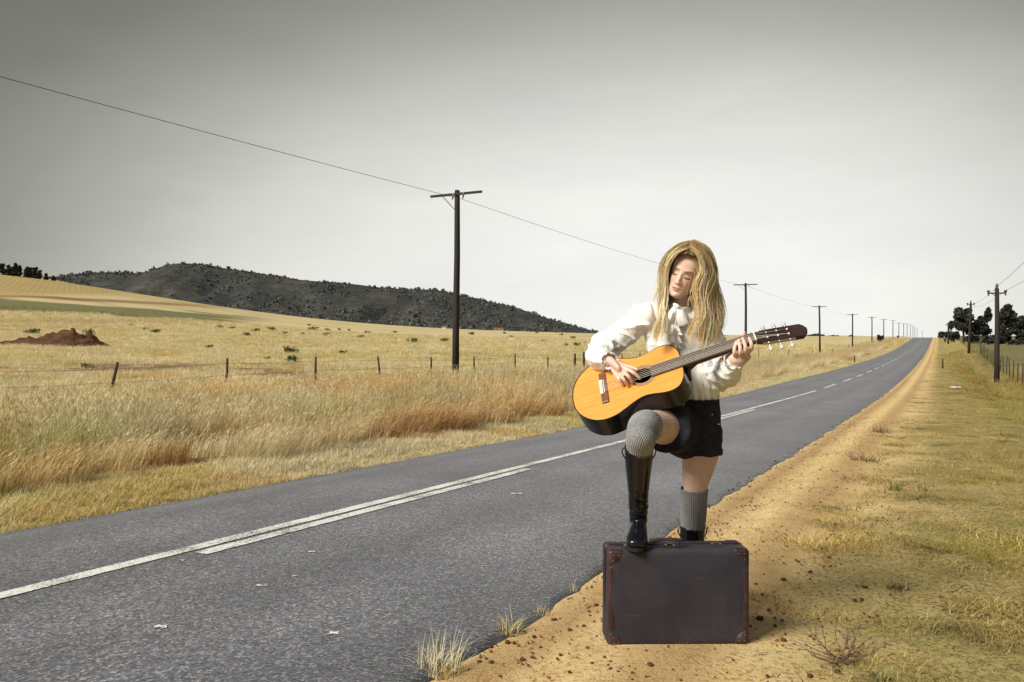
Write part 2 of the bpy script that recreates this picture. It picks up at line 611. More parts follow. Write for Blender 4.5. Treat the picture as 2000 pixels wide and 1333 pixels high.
# ================================================================== ROAD
rs = np.array(sorted(set(np.round([-v for v in spaced(2.5, .2, 1.35, 90)] + list(np.arange(-2.4, 14, .05)) + spaced(14, .06, 1.03, 420), 4))))
rw_in = np.linspace(WL + .12, WR - .12, 20)
rows = []
for s_ in rs:
    jr = .085 * mnoise.fractal((s_ * 1.1, 0, 0), 1, 2, 5) + .035 * mnoise.noise((s_ * 6, 3, 0))
    jl = .06 * mnoise.fractal((s_ * .9, 9, 0), 1, 2, 4) + .03 * mnoise.noise((s_ * 5, 5, 0))
    rows.append(np.concatenate([[WL - .04 + jl, WL - .02 + jl, WL + .05 + jl], rw_in, [WR - .05 + jr, WR + .02 + jr, WR + .05 + jr]]))
rw = np.array(rows)
RS = np.repeat(rs[:, None], rw.shape[1], 1)
RX, RY = xy(RS, rw)
RZ = z_road(RS, np.clip(rw, WL, WR)) + .004
RZ[:, 0] -= .12; RZ[:, -1] -= .12
RZ[:, 1] -= .015; RZ[:, -2] -= .015
RZ[:, 2:-2] += .0
asph, t, p = mat_new('asphalt')
av = attr(t, 'w').outputs['Fac']
v = obj_vec(t)
vor = N(t, 'ShaderNodeTexVoronoi', feature='F1')
vor.inputs['Scale'].default_value = 95
t.links.new(v, vor.inputs['Vector'])
chip = ramp(t, vor.outputs['Color'], [(.1, (.018, .018, .026)), (.42, (.075, .075, .086)), (.70, (.20, .20, .21)), (.92, (.62, .62, .61))])
vor2 = N(t, 'ShaderNodeTexVoronoi', feature='F1')
vor2.inputs['Scale'].default_value = 42
t.links.new(v, vor2.inputs['Vector'])
chip2 = ramp(t, vor2.outputs['Color'], [(.1, (.05, .05, .06)), (.5, (.115, .115, .127)), (.93, (.25, .25, .255)), (.97, (.62, .61, .60))])
base = mix(t, .42, chip, chip2)
wear = noise_tex(t, .7, 5, .6, obj_vec(t, (1, 1, 1)))
base = mix(t, 1.0, base, ramp(t, wear, [(.3, (.72, .72, .75)), (.7, (1.18, 1.17, 1.15))]), 'MULTIPLY')
lanes = ramp(t, math_node(t, 'ADD', math_node(t, 'MULTIPLY', av, .1), 1.0), [(.37, (.7, .7, .72)), (.42, (1.15, 1.15, 1.15)), (.47, (.82, .82, .83)), (.53, (1.15, 1.15, 1.15)), (.60, (.88, .88, .88)), (.65, (1.25, 1.25, 1.24)), (.70, (.86, .86, .87)), (.75, (1.22, 1.22, 1.21)), (.80, (.92, .92, .92)), (.835, (.6, .6, .6))])
base = mix(t, 1.0, base, lanes, 'MULTIPLY')
patch = noise_tex(t, .28, 3, .5, obj_vec(t, (1, 1, 1)), dist=.5)
base = mix(t, .8, base, ramp(t, patch, [(.42, (1, 1, 1)), (.47, (.80, .80, .82)), (.56, (.86, .86, .87)), (.60, (1.05, 1.05, 1.05))]), 'MULTIPLY')
# hairline cracks
cr = N(t, 'ShaderNodeTexVoronoi', feature='DISTANCE_TO_EDGE')
cr.inputs['Scale'].default_value = .55
wv = N(t, 'ShaderNodeVectorMath', operation='ADD')
nn = N(t, 'ShaderNodeTexNoise'); nn.inputs['Scale'].default_value = 2.2; nn.inputs['Detail'].default_value = 5
t.links.new(v, nn.inputs['Vector'])
t.links.new(v, wv.inputs[0]); t.links.new(nn.outputs['Color'], wv.inputs[1])
t.links.new(wv.outputs[0], cr.inputs['Vector'])
crm = math_node(t, 'MULTIPLY', ramp(t, cr.outputs['Distance'], [(.0, (1, 1, 1)), (.006, (0, 0, 0))]), ramp(t, noise_tex(t, .5, 2, .5, v), [(.5, (0, 0, 0)), (.62, (.8, .8, .8))]))
base = mix(t, crm, base, (.02, .02, .024))
base = mix(t, 1.0, base, (.82, .835, .90), 'MULTIPLY')
t.links.new(base, p.inputs['Base Color'])
p.inputs['Roughness'].default_value = .52
p.inputs['Sheen Weight'].default_value = .16
p.inputs['Sheen Roughness'].default_value = .45
p.inputs['Specular IOR Level'].default_value = .6
bump(t, p, math_node(t, 'ADD', vor.outputs['Distance'], math_node(t, 'MULTIPLY', vor2.outputs['Distance'], .5)), .8, .006)
road = grid_mesh('road', np.stack([RX, RY, RZ], -1).reshape(-1, 3), len(rs), rw.shape[1], asph)
set_attr(road.data, 'w', rw.ravel())
tag(road, kind='structure')

paint, t, p = mat_new('road_paint')
v = obj_vec(t)
wearp = math_node(t, 'ADD', math_node(t, 'MULTIPLY', noise_tex(t, 55, 4, .75, v), .65), math_node(t, 'MULTIPLY', noise_tex(t, 4, 4, .6, v), .35))
vor = N(t, 'ShaderNodeTexVoronoi'); vor.inputs['Scale'].default_value = 95
t.links.new(v, vor.inputs['Vector'])
pc = mix(t, ramp(t, wearp, [(.40, (1, 1, 1)), (.52, (0, 0, 0))]), (.74, .735, .70), mix(t, .5, (.16, .16, .16), vor.outputs['Color'], 'MULTIPLY'))
t.links.new(pc, p.inputs['Base Color'])
p.inputs['Roughness'].default_value = .7
bump(t, p, vor.outputs['Distance'], .6, .005)


def stripe(name, w0, width, s0, s1):
    ss = []
    x = s0
    while x < s1:
        ss.append(x); x += max(.06, abs(x) * .03)
    ss.append(s1)
    co = []
    for s_ in ss:
        j = .004 * mnoise.noise((s_ * 9, w0, 0))
        for q in (-.5, .5):
            wv_ = w0 + (width * q) + j + .006 * mnoise.noise((s_ * 17, q, w0))
            X_, Y_ = xy(s_, wv_)
            co.append((X_, Y_, float(z_road(s_, wv_)) + .009 + max(0, s_ - 40) * .0002))
    return grid_mesh(name, np.array(co), len(ss), 2, paint, road)


stripe('centre_line', WC, .105, -12, 31.0)
def s_at(px, w):      # distance along the road where a line at offset w crosses a column of the photograph
    a = (px - 1000) / F
    return w * (-E0 * a - E1) / (E0 - a * E1)


stripe('overtaking_line', -3.85, .10, s_at(392, -3.85), s_at(1032, -3.85))
stripe('overtaking_line', -3.85, .10, s_at(1398, -3.85), s_at(1474, -3.85))
x = 33.5
while x < 235:
    stripe('lane_dash', WC, .11, x, x + 4.0)
    x += 7.0
# drops of white road paint on the near lane
for (px_, py_, L) in [(313, 1227, .10), (653, 1240, .07), (355, 1097, .07), (510, 1147, .09), (1010, 966, .16), (575, 1128, .05), (610, 1080, .06)]:
    zr_ = 1.25
    for _ in range(4):
        Y_ = zr_ * F / (py_ - HOR)
        X_ = (px_ - 1000) / F * Y_
        s_, w_ = sw(X_, Y_)
        zr_ = CZ - float(z_road(s_, w_))
    ring = [(X_, Y_, CZ - zr_ + .010)]
    for k in range(14):
        a = 2 * math.pi * k / 14
        r = L * .27 * (.5 + .6 * random.random()) * (1.5 if abs(math.cos(a)) > .6 else .8)
        xx, yy = X_ + r * math.cos(a), Y_ + r * .9 * math.sin(a)
        s2, w2_ = sw(xx, yy)
        ring.append((xx, yy, float(z_road(s2, w2_)) + .0085))
    mesh_obj('paint_drop', ring, [(0, 1 + k, 1 + (k + 1) % 14) for k in range(14)], paint, road)

# ================================================================== GRASS
def blade(mb, base, h, lean, az, wd, curl=1.0, seg=3):
    d = Vector((math.cos(az), math.sin(az), 0))
    side = Vector((-d.y, d.x, 0))
    pts = []
    for i in range(seg + 1):
        u = i / seg
        off = d * (lean * h * u ** (1 + curl))
        pts.append(Vector(base) + off + Vector((0, 0, h * u * (1 - .25 * lean * u))))
    vs, fs = [], []
    for i, q in enumerate(pts):
        ww = wd * (1 - (i / seg) ** 1.6) * .5
        if i < seg:
            vs += [q - side * ww, q + side * ww]
        else:
            vs.append(q)
    for i in range(seg - 1):
        fs.append((2 * i, 2 * i + 1, 2 * i + 3, 2 * i + 2))
    fs.append((2 * (seg - 1), 2 * (seg - 1) + 1, 2 * seg))
    mb.add(vs, fs)
    return pts


def clump_mesh(name, n, rad, h0, h1, lean0, lean1, wd, heads=0.0, headsz=.02, az_bias=None, seg=3):
    mb = MB()
    for _ in range(n):
        r = rad * math.sqrt(random.random()); a = random.random() * 6.283
        az = random.random() * 6.283 if az_bias is None else az_bias + random.gauss(0, .7)
        pts = blade(mb, (r * math.cos(a), r * math.sin(a), -.02), random.uniform(h0, h1), random.uniform(lean0, lean1), az, wd * random.uniform(.7, 1.3), random.uniform(.4, 1.4), seg)
        if random.random() < heads:
            tp, dd = pts[-1], (pts[-1] - pts[-2]).normalized()
            sd = Vector((random.uniform(-1, 1), random.uniform(-1, 1), random.uniform(-.3, .3))).normalized()
            L = headsz * random.uniform(2.2, 4.0)
            mb.add([tp - dd * L * .3, tp + dd * L * .3 + sd * headsz * .35, tp + dd * L, tp + dd * L * .3 - sd * headsz * .35], [(0, 1, 2, 3)])
    me = bpy.data.meshes.new(name)
    me.from_pydata([tuple(v) for v in mb.v], [], mb.f)
    return me


def grass_mat(name, lo, hi, transl=.35):
    m, t, p = mat_new(name)
    ti = attr(t, 'tint', 'INSTANCER').outputs['Color']
    oi = N(t, 'ShaderNodeObjectInfo').outputs['Random']
    base = mix(t, oi, lo, hi)
    geo = N(t, 'ShaderNodeNewGeometry')
    base = mix(t, math_node(t, 'MULTIPLY', geo.outputs['Random Per Island'], .55), base, [min(1, c * 1.45) for c in hi])
    base = mix(t, 1.0, base, ti, 'MULTIPLY')
    t.links.new(base, p.inputs['Base Color'])
    p.inputs['Roughness'].default_value = .7
    p.inputs['Specular IOR Level'].default_value = .25
    tr = N(t, 'ShaderNodeBsdfTranslucent')
    t.links.new(base, tr.inputs['Color'])
    ms = N(t, 'ShaderNodeMixShader')
    ms.inputs[0].default_value = transl
    t.links.new(p.outputs[0], ms.inputs[1]); t.links.new(tr.outputs[0], ms.inputs[2])
    t.links.new(ms.outputs[0], t.nodes['Material Output'].inputs[0])
    return m


def scatter(name, P, rot, scl, tint, variants, mat, label, cat=None, tilt=None):
    """one object of many small instanced clumps that nobody could count"""
    n = len(P)
    me = bpy.data.meshes.new(name)
    me.vertices.add(n)
    me.vertices.foreach_set('co', np.asarray(P, np.float32).ravel())
    set_attr(me, 'rz', rot); set_attr(me, 'scl', scl)
    set_attr(me, 'pick', RNG.integers(0, len(variants), n), 'INT')
    set_attr(me, 'tint', tint, 'FLOAT_COLOR')
    set_attr(me, 'tl', np.zeros(n) if tilt is None else tilt)
    o = link(name, me)
    ng = bpy.data.node_groups.new(name, 'GeometryNodeTree')
    ng.interface.new_socket('Geometry', in_out='INPUT', socket_type='NodeSocketGeometry')
    ng.interface.new_socket('Geometry', in_out='OUTPUT', socket_type='NodeSocketGeometry')
    gi, go = ng.nodes.new('NodeGroupInput'), ng.nodes.new('NodeGroupOutput')
    join = ng.nodes.new('GeometryNodeJoinGeometry')

    def na(nm, typ):
        a = ng.nodes.new('GeometryNodeInputNamedAttribute'); a.data_type = typ
        a.inputs['Name'].default_value = nm
        return a.outputs['Attribute']
    rz_, sc_, pk_, tl_ = na('rz', 'FLOAT'), na('scl', 'FLOAT'), na('pick', 'INT'), na('tl', 'FLOAT')
    cx = ng.nodes.new('ShaderNodeCombineXYZ')
    ng.links.new(rz_, cx.inputs[2]); ng.links.new(tl_, cx.inputs[0])
    for k, vm in enumerate(variants):
        if not vm.materials:
            vm.materials.append(mat)
        src = bpy.data.objects.new(vm.name, vm)      # only a source of geometry, never linked into the scene
        oi = ng.nodes.new('GeometryNodeObjectInfo'); oi.inputs['Object'].default_value = src
        oi.inputs['As Instance'].default_value = True
        cmp_ = ng.nodes.new('FunctionNodeCompare'); cmp_.data_type = 'INT'; cmp_.operation = 'EQUAL'
        ng.links.new(pk_, cmp_.inputs['A']); cmp_.inputs['B'].default_value = k
        ip = ng.nodes.new('GeometryNodeInstanceOnPoints')
        ng.links.new(gi.outputs[0], ip.inputs['Points'])
        ng.links.new(cmp_.outputs[0], ip.inputs['Selection'])
        ng.links.new(oi.outputs['Geometry'], ip.inputs['Instance'])
        ng.links.new(cx.outputs[0], ip.inputs['Rotation'])
        ng.links.new(sc_, ip.inputs['Scale'])
        ng.links.new(ip.outputs[0], join.inputs[0])
    ng.links.new(join.outputs[0], go.inputs[0])
    md = o.modifiers.new('scatter', 'NODES'); md.node_group = ng
    tag(o, label, cat, kind='stuff')
    return o


def rand_sw(n, s0, s1, w0, w1, smin_pow=1.0):
    s = s0 + (s1 - s0) * RNG.random(n) ** smin_pow
    w = w0 + (w1 - w0) * RNG.random(n)
    return s, w


def place_pts(s, w, margin=420, ymin=.8):
    X, Y = xy(s, w)
    px = 1000 + F * X / np.maximum(Y, .01)
    ok = (Y > ymin) & (px > -margin - 200 / np.maximum(Y, 1)) & (px < 2000 + margin)
    return s[ok], w[ok], X[ok], Y[ok]


def field_pts(bands, dens_mul=1.0):
    """bands: (s0,s1,w0,w1,density per m2)"""
    S, Wd = [], []
    for (s0, s1, w0, w1, d) in bands:
        n = int((s1 - s0) * (w1 - w0) * d * dens_mul)
        a, b = rand_sw(n, s0, s1, w0, w1)
        S.append(a); Wd.append(b)
    return np.concatenate(S), np.concatenate(Wd)


STRAW_LO, STRAW_HI = (.37, .305, .17), (.72, .63, .40)
m_straw = grass_mat('dry_grass', STRAW_LO, STRAW_HI)
tall = [clump_mesh('tall_grass_clump', 30, .17, .30, .62, .15, .75, .010, .55, .020) for _ in range(5)]
wispy = [clump_mesh('wispy_grass_clump', 30, .14, .18, .46, .3, .95, .009, .3, .016, az_bias=.1) for _ in range(4)]
shortg = [clump_mesh('short_grass_clump', 34, .10, .035, .115, .3, 1.1, .0075) for _ in range(4)]
stub = [clump_mesh('stubble_clump', 24, .22, .06, .24, .2, .8, .013, .2, .02) for _ in range(4)]


def tints(X, Y, kinds):
    """mix of tint colours driven by slow noise"""
    n = len(X)
    a = fnoise(X, Y, 7.0, .22, 3); b = fnoise(X, Y, 17.0, .5, 3)
    T = np.ones((n, 3))
    T *= (1 + .20 * b)[:, None]
    for (arr, lo, hi, c) in kinds(a, b):
        m = sstep(arr, lo, hi)[:, None]
        T = T * (1 - m) + T * np.array(c) * m
    return T


# tall grass between ditch and fence
s, w = field_pts([(-8, 14, -17.2, -9.9, 26), (14, 34, -17.2, -9.6, 14), (34, 70, -17.2, -8.6, 7), (70, 130, -18, -8.2, 3.2), (130, 250, -19, -8.2, 1.5)])
s, w, X, Y = place_pts(s, w)
keep = RNG.random(len(s)) < sstep(-w, 10.1, 10.8) * .9 + (s > 34) * .8
s, w, X, Y = s[keep], w[keep], X[keep], Y[keep]
Z = ground(X, Y)
grow = 1 + .35 * fnoise(X, Y, 1.0, .25, 3)
scl = (.85 + .4 * RNG.random(len(s))) * grow * (1 + sstep(Y, 30, 120) * .8) * (1 - .35 * sstep(-w, 14.5, 16.5)) * (1 - .30 * sstep(s, 14, 40))
T = tints(X, Y, lambda a, b: [(a, .05, .35, (.88, .92, .74)), (-a, .1, .4, (1.08, .98, .85)), (b, .2, .45, (.85, .74, .62))])
red = (1 - sstep(np.abs(s - 13.5), 3.5, 7)) * (1 - sstep(-w, 9.8, 11.2)) * .9 + (1 - sstep(np.abs(s + .5), .5, 2.5)) * (1 - sstep(-w, 10.2, 11.2)) * .9
far_brown = sstep(s, 55, 80) * sstep(fnoise(X, Y, 33.0, .12, 2), -.02, .25) * .8
rr = np.clip(red + far_brown, 0, 1)[:, None]
T = T * (1 - rr) + T * np.array([.82, .70, .60]) * rr
scatter('tall_grass', np.stack([X, Y, Z], -1), RNG.random(len(s)) * 6.28, scl, T, tall, m_straw, 'tall dry straw grass filling the strip between ditch and fence', 'grass')

# wispy grass leaning over the ditch edge
s, w = field_pts([(-8, 16, -10.4, -7.35, 30), (16, 40, -10.2, -7.4, 13), (40, 110, -9.6, -7.4, 5), (110, 240, -9.6, -7.2, 2)])
s, w, X, Y = place_pts(s, w)
cl = fnoise(X, Y, 4.0, .8, 3)
keep = RNG.random(len(s)) < (.35 + 1.2 * cl + .5) * sstep(-w, 7.3, 7.9) * (1 - .97 * np.exp(-((w + 9.95) / .55) ** 2))
s, w, X, Y = s[keep], w[keep], X[keep], Y[keep]
Z = ground(X, Y)
scl = (.65 + .6 * RNG.random(len(s))) * (1 + sstep(Y, 30, 120) * .8)
T = tints(X, Y, lambda a, b: [(a, .0, .3, (.92, .82, .66)), (b, .1, .4, (.70, .56, .46)), (-b, .2, .5, (1.15, 1.12, 1.1))])
red = np.clip((1 - sstep(np.abs(s - 14), 3, 6.5)) * .9 + (1 - sstep(np.abs(s + .5), .5, 2.5)) * .9, 0, 1)[:, None]
T = T * (1 - red) + T * np.array([.86, .73, .63]) * red
scl *= 1 + .35 * red[:, 0]
scatter('wispy_grass', np.stack([X, Y, Z], -1), RNG.random(len(s)) * 1.6 - .8, scl, T, wispy, m_straw, 'wind-bent brown grass along the shallow roadside ditch', 'grass')

# low yellow verge beside the tarmac
s, w = field_pts([(-8, 16, -7.75, -6.30, 230), (16, 40, -7.75, -6.30, 70), (40, 120, -7.75, -6.3, 14), (120, 240, -7.75, -6.3, 5)])
s, w, X, Y = place_pts(s, w)
cl = fnoise(X, Y, 4.0, 1.4, 3)
keep = RNG.random(len(s)) < np.clip(sstep(-w, 6.15, 6.45) + cl * .4, 0, 1)
s, w, X, Y = s[keep], w[keep], X[keep], Y[keep]
Z = ground(X, Y)
scl = (.7 + .7 * RNG.random(len(s))) * (.75 + .6 * sstep(-w, 6.3, 7.3)) * (1 + sstep(Y, 30, 120) * .9)
T = tints(X, Y, lambda a, b: [(a, -.1, .25, (.92, .93, .72)), (b, .15, .4, (.85, .76, .62))]) * np.array([1.06, 1.05, 1.10])
scatter('verge_grass', np.stack([X, Y, Z], -1), RNG.random(len(s)) * 6.28, scl, T, shortg, m_straw, 'short yellow grass along the far edge of the tarmac', 'grass')

# stubble of the field
n = 80000
Yr = 14 * (190 / 14) ** RNG.random(n)
pxr = RNG.uniform(-650, 1750, n)
X, Y = (pxr - 1000) / F * Yr, Yr
s, w = sw(X, Y)
ok = w < -16.6
X, Y, s, w = X[ok], Y[ok], s[ok], w[ok]
Z = ground(X, Y)
px_, py_ = px_of(X, Y, Z)
bare = sstep(py_, 706, 714) * (1 - sstep(py_, 735, 750)) * (1 - sstep(px_, 500, 1000)) * sstep(fnoise(X * .5, Y, 3.0, .5, 4), -.12, .10)
keep = RNG.random(len(X)) > bare * .97
X, Y, Z = X[keep], Y[keep], Z[keep]
scl = (.6 + .7 * RNG.random(len(X))) * (1 + sstep(Y, 30, 190) * 2.0)
T = tints(X, Y, lambda a, b: [(a, .1, .35, (.86, .88, .66)), (b, .2, .5, (.85, .72, .55))]) * np.array([1.04, 1.03, 1.04])
px_, py_ = px_of(X, Y, Z)
gm = ((w[keep] < -40) & (np.abs(py_ + 5 * fnoise(X, Y, 0, .06, 3) - 596 - np.clip(px_, -300, 600) * .055) < 11 - np.clip(px_, -100, 500) * .012) & (px_ < 520))[:, None]
T = np.where(gm, T * np.array([.50, .55, .42]), T)
scatter('field_stubble', np.stack([X, Y, Z], -1), RNG.random(len(X)) * 6.28, scl, T, stub, m_straw, 'pale dry stubble covering the wide field behind the fence', 'grass')

# trampled turf on the right of the shoulder
m_turf = grass_mat('trampled_turf', (.27, .21, .075), (.66, .56, .29), .25)
mat_cl = [clump_mesh('turf_clump', 38, .085, .014, .052, .6, 2.0, .0033, seg=2) for _ in range(5)]
s, w = field_pts([(.6, 7, -.95, 2.4, 420), (7, 16, -.9, 3.6, 170), (16, 40, -.8, 4.6, 50), (40, 120, -.8, 5, 10)])
s, w, X, Y = place_pts(s, w, 60, 1.6)
nz = fnoise(X, Y, 2.0, 1.1, 4)
keep = RNG.random(len(s)) < np.clip(sstep(w + nz * 1.1, -.75, .30) * 1.1 + .02, 0, 1)
s, w, X, Y, nz = s[keep], w[keep], X[keep], Y[keep], nz[keep]
Z = ground(X, Y)
scl = (.6 + .8 * RNG.random(len(s))) * (1 + sstep(Y, 8, 60) * 2.4) * np.where(RNG.random(len(s)) < .025, 1.7, 1.0) * np.clip(1 + .9 * fnoise(X, Y, 29.0, 2.4, 3), .55, 1.5)
T = np.ones((len(s), 3)) * np.clip(1 + .65 * fnoise(X, Y, 9.0, 2.6, 4), .4, 1.4)[:, None]
T = T * np.array([.79, .72, .54])
g = sstep(w + nz * 1.5 + .8 * fnoise(X, Y, 21.0, .8, 2), .2, 1.3)[:, None] * .85
T = T * (1 - g) + T * np.array([.66, .70, .36]) * g
T *= (1 - .25 * sstep(w, 1.0, 3.0))[:, None]
T *= np.where(RNG.random(len(s)) < .22, .42, 1.0)[:, None]
scatter('turf', np.stack([X, Y, Z + .004], -1), RNG.random(len(s)) * 6.28, scl, T, mat_cl, m_turf, 'trampled yellow-green turf beside the sandy shoulder', 'grass')

# rough grass of the paddock beyond the right-hand fence
s, w = field_pts([(20, 70, 4.4, 26, 2.2), (70, 190, 4.6, 40, .8)])
s, w, X, Y = place_pts(s, w, 400, 1.6)
Z = ground(X, Y)
T = np.ones((len(s), 3)) * np.array([.50, .50, .27]) * (1 + .45 * fnoise(X, Y, 9.0, .12, 3))[:, None]
scatter('paddock_grass', np.stack([X, Y, Z], -1), RNG.random(len(s)) * 6.28, .7 + .9 * RNG.random(len(s)), T, stub, m_straw, 'rough olive grass of the paddock beyond the right-hand fence', 'grass')

# longer weeds further right
s, w = field_pts([(3, 14, 1.2, 4.5, 12), (14, 30, 1.4, 5.5, 10), (30, 70, 1.4, 6, 5), (70, 150, .8, 5, 2)])
s, w, X, Y = place_pts(s, w, 60, 1.6)
nz = fnoise(X, Y, 6.0, .5, 3)
keep = RNG.random(len(s)) < sstep(nz + (w - 2.2) * .25, -.1, .35)
s, w, X, Y = s[keep], w[keep], X[keep], Y[keep]
Z = ground(X, Y)
T = np.ones((len(s), 3)) * np.array([.62, .62, .34]) * (1 + .25 * fnoise(X, Y, 9.0, 1.5, 3))[:, None]
r_ = sstep(fnoise(X, Y, 13.0, .35, 2), .1, .3)[:, None]
T = T * (1 - r_) + T * np.array([.95, .62, .55]) * r_
scatter('weeds', np.stack([X, Y, Z], -1), RNG.random(len(s)) * 6.28, .35 + .5 * RNG.random(len(s)), T, tall, m_straw, 'rank olive and reddish weeds growing below the turf strip', 'weeds')

# ================================================================== GRAVEL, STONES
def rock_mesh(name, r, seed, flat=.7, sub=2):
    bm = bmesh.new()
    bmesh.ops.create_icosphere(bm, subdivisions=sub, radius=r)
    for v in bm.verts:
        n = mnoise.noise((v.co.x / r * 1.1 + seed * 7.3, v.co.y / r * 1.1, v.co.z / r * 1.1)) * .45 + mnoise.noise((v.co.x / r * 3 + seed, v.co.y / r * 3, v.co.z / r * 3)) * .18
        v.co *= 1 + n
        v.co.z *= flat
    me = bpy.data.meshes.new(name)
    bm.to_mesh(me); bm.free()
    return me


m_clod = simple('red_clod', (.095, .045, .024), .95, .1, .5, 60, .6, 120)
m_grit, t, p = mat_new('grit')
t.links.new(mix(t, 1, attr(t, 'tint', 'INSTANCER').outputs['Color'], (.17, .085, .038), 'MULTIPLY'), p.inputs['Base Color'])
p.inputs['Roughness'].default_value = .95
grits = [rock_mesh('grit_grain', .0075, k, .75, 1) for k in range(4)]
s, w = field_pts([(.8, 7, WR, .5, 1000), (7, 18, WR, .3, 520), (18, 45, WR, .2, 110)])
s, w, X, Y = place_pts(s, w, 30, 1.8)
nz = fnoise(X, Y, 2.0, 1.6, 4)
pr = .18 + .9 * np.exp(-((w + 1.42) / .16) ** 2) + .55 * np.exp(-((w + .95) / .16) ** 2) + .35 * np.exp(-((w + .35) / .25) ** 2) + nz * .8
keep = RNG.random(len(s)) < np.clip(pr, .03, 1) * .7
s, w, X, Y = s[keep], w[keep], X[keep], Y[keep]
scl = .20 + .95 * RNG.random(len(s)) ** 3.2
T = np.stack([.5 + RNG.random(len(s)) * .9] * 3, -1) * np.array([1, .88, .8])
scatter('gravel', np.stack([X, Y, ground(X, Y) + .003], -1), RNG.random(len(s)) * 6.28, scl, T, grits, m_grit, 'fine reddish grit strewn over the sandy shoulder', 'gravel')

# crumbs of tarmac and pale chips along both broken edges
s, w = field_pts([(-6, 7, WL - .10, WL + .10, 520), (7, 30, WL - .12, WL + .08, 260), (.5, 7, WR - .05, WR + .10, 600), (7, 30, WR - .05, WR + .12, 260)])
s, w, X, Y = place_pts(s, w, 30, 1.0)
keep = RNG.random(len(s)) < np.clip(.5 + 1.6 * fnoise(X, Y, 3.0, 1.6, 3), 0, 1)
s, w, X, Y = s[keep], w[keep], X[keep], Y[keep]
T = np.where(RNG.random((len(s), 1)) < .5, np.array([[.22, .24, .30]]), np.array([[1.5, 1.6, 1.7]])) * (.6 + .8 * RNG.random((len(s), 1))) * np.array([[.9, 1.7, 3.4]])
Zc = np.where((w > WL) & (w < WR), z_road(s, w) + .006, ground(X, Y) + .006)
scatter('edge_crumbs', np.stack([X, Y, Zc], -1), RNG.random(len(s)) * 6.28, .35 + 1.1 * RNG.random(len(s)) ** 2.5, T, grits, m_grit, 'dark tarmac crumbs and pale chips along the broken road edges', 'gravel')

# the clods large enough to pick out one by one
def ground_hit(px, py):
    """where the line of sight through a photograph pixel meets the ground"""
    z = 1.3
    Y = 3.0
    for _ in range(60):
        Y2 = (CZ - gz((px - 1000) / F * Y, Y)) * F / max(py - HOR, 1)
        Y = .5 * Y + .5 * min(max(Y2, .5), 400)
    return (px - 1000) / F * Y, Y


clods = [rock_mesh('stone', .014, 20 + k, .72, 2) for k in range(5)]
for me in clods:
    me.materials.append(m_clod)
    me.polygons.foreach_set('use_smooth', [True] * len(me.polygons))
stone_items, bush_items, lump_items = [], [], []
spots = [(1082, 1212), (1113, 1232), (1140, 1224), (1043, 1245), (1129, 1153), (1164, 1184), (1164, 1140), (991, 1256), (957, 1265), (1004, 1257), (937, 1295), (960, 1297), (912, 1318), (1094, 1280),
         (1157, 1296), (1192, 1308), (1112, 1313), (1530, 1133), (1583, 1118), (1488, 1162), (1484, 1210), (1502, 1193), (1555, 1095), (1560, 1098), (1669, 1174), (1683, 1172), (1696, 1206), (1689, 1148), (1692, 1042),
         (1931, 1202), (1582, 1322), (1636, 1313), (1477, 1142), (1407, 1037), (1440, 1043), (1445, 1063), (1620, 1090), (1660, 1130), (1700, 1060), (1050, 1182), (1084, 1168), (1020, 1290), (1235, 1316), (1270, 1300), (1530, 1252)]
for i, (px_, py_) in enumerate(spots):
    x_, y_ = ground_hit(px_, py_)
    o = bpy.data.objects.new('stone', clods[i % 5])
    COL.objects.link(o)
    k = random.uniform(.38, .85) * (1.25 if (px_, py_) in ((1113, 1232), (1140, 1224), (1082, 1212), (1530, 1133), (1484, 1210), (1931, 1202)) else 1)
    o.scale = (k * random.uniform(.9, 1.4), k, k)
    o.rotation_euler = (0, 0, random.random() * 6.28)
    o.location = (x_, y_, gz(x_, y_) + .004 * k)
    if (px_, py_) == (1931, 1202): lab = 'lone dark clod lying in the turf, well away from the suitcase'
    elif (px_, py_) == (1582, 1322): lab = 'dark red clod beside the flowering weed, near the lower edge of the picture'
    elif px_ < 1180 and py_ < 1200: lab = 'dark red clod between tarmac and suitcase, high up'
    elif px_ < 1185 and py_ < 1262: lab = 'dark red clod left of the suitcase, level with its lower half'
    elif px_ < 1320: lab = 'dark red clod on the sand in front of the suitcase'
    elif py_ < 1070: lab = 'dark red clod behind the suitcase, near the wheel track'
    elif px_ < 1600: lab = 'dark red clod close to the right side of the suitcase'
    else: lab = 'dark red clod where sand meets turf, right of the suitcase'
    tag(o, lab, 'stone', 'red clods scattered over the sandy shoulder')
    stone_items.append((o, px_, lab))

number_labels(stone_items)
# ================================================================== TUFTS AND PLANTS
m_tuft_y = simple('tuft_straw', (.52, .44, .20), .7, .2, .35, 8)
m_tuft_w = simple('tuft_pale', (.50, .46, .33), .7, .2, .25, 8)
m_tuft_d = simple('tuft_dark', (.13, .10, .045), .8, .2, .4, 8)
m_tuft_g = simple('tuft_green', (.13, .14, .04), .8, .2, .4, 8)
m_stem = simple('woody_stem', (.13, .085, .05), .8, .2, .3, 40)
m_bud = simple('purple_bud', (.12, .085, .115), .8, .2, .3, 60)


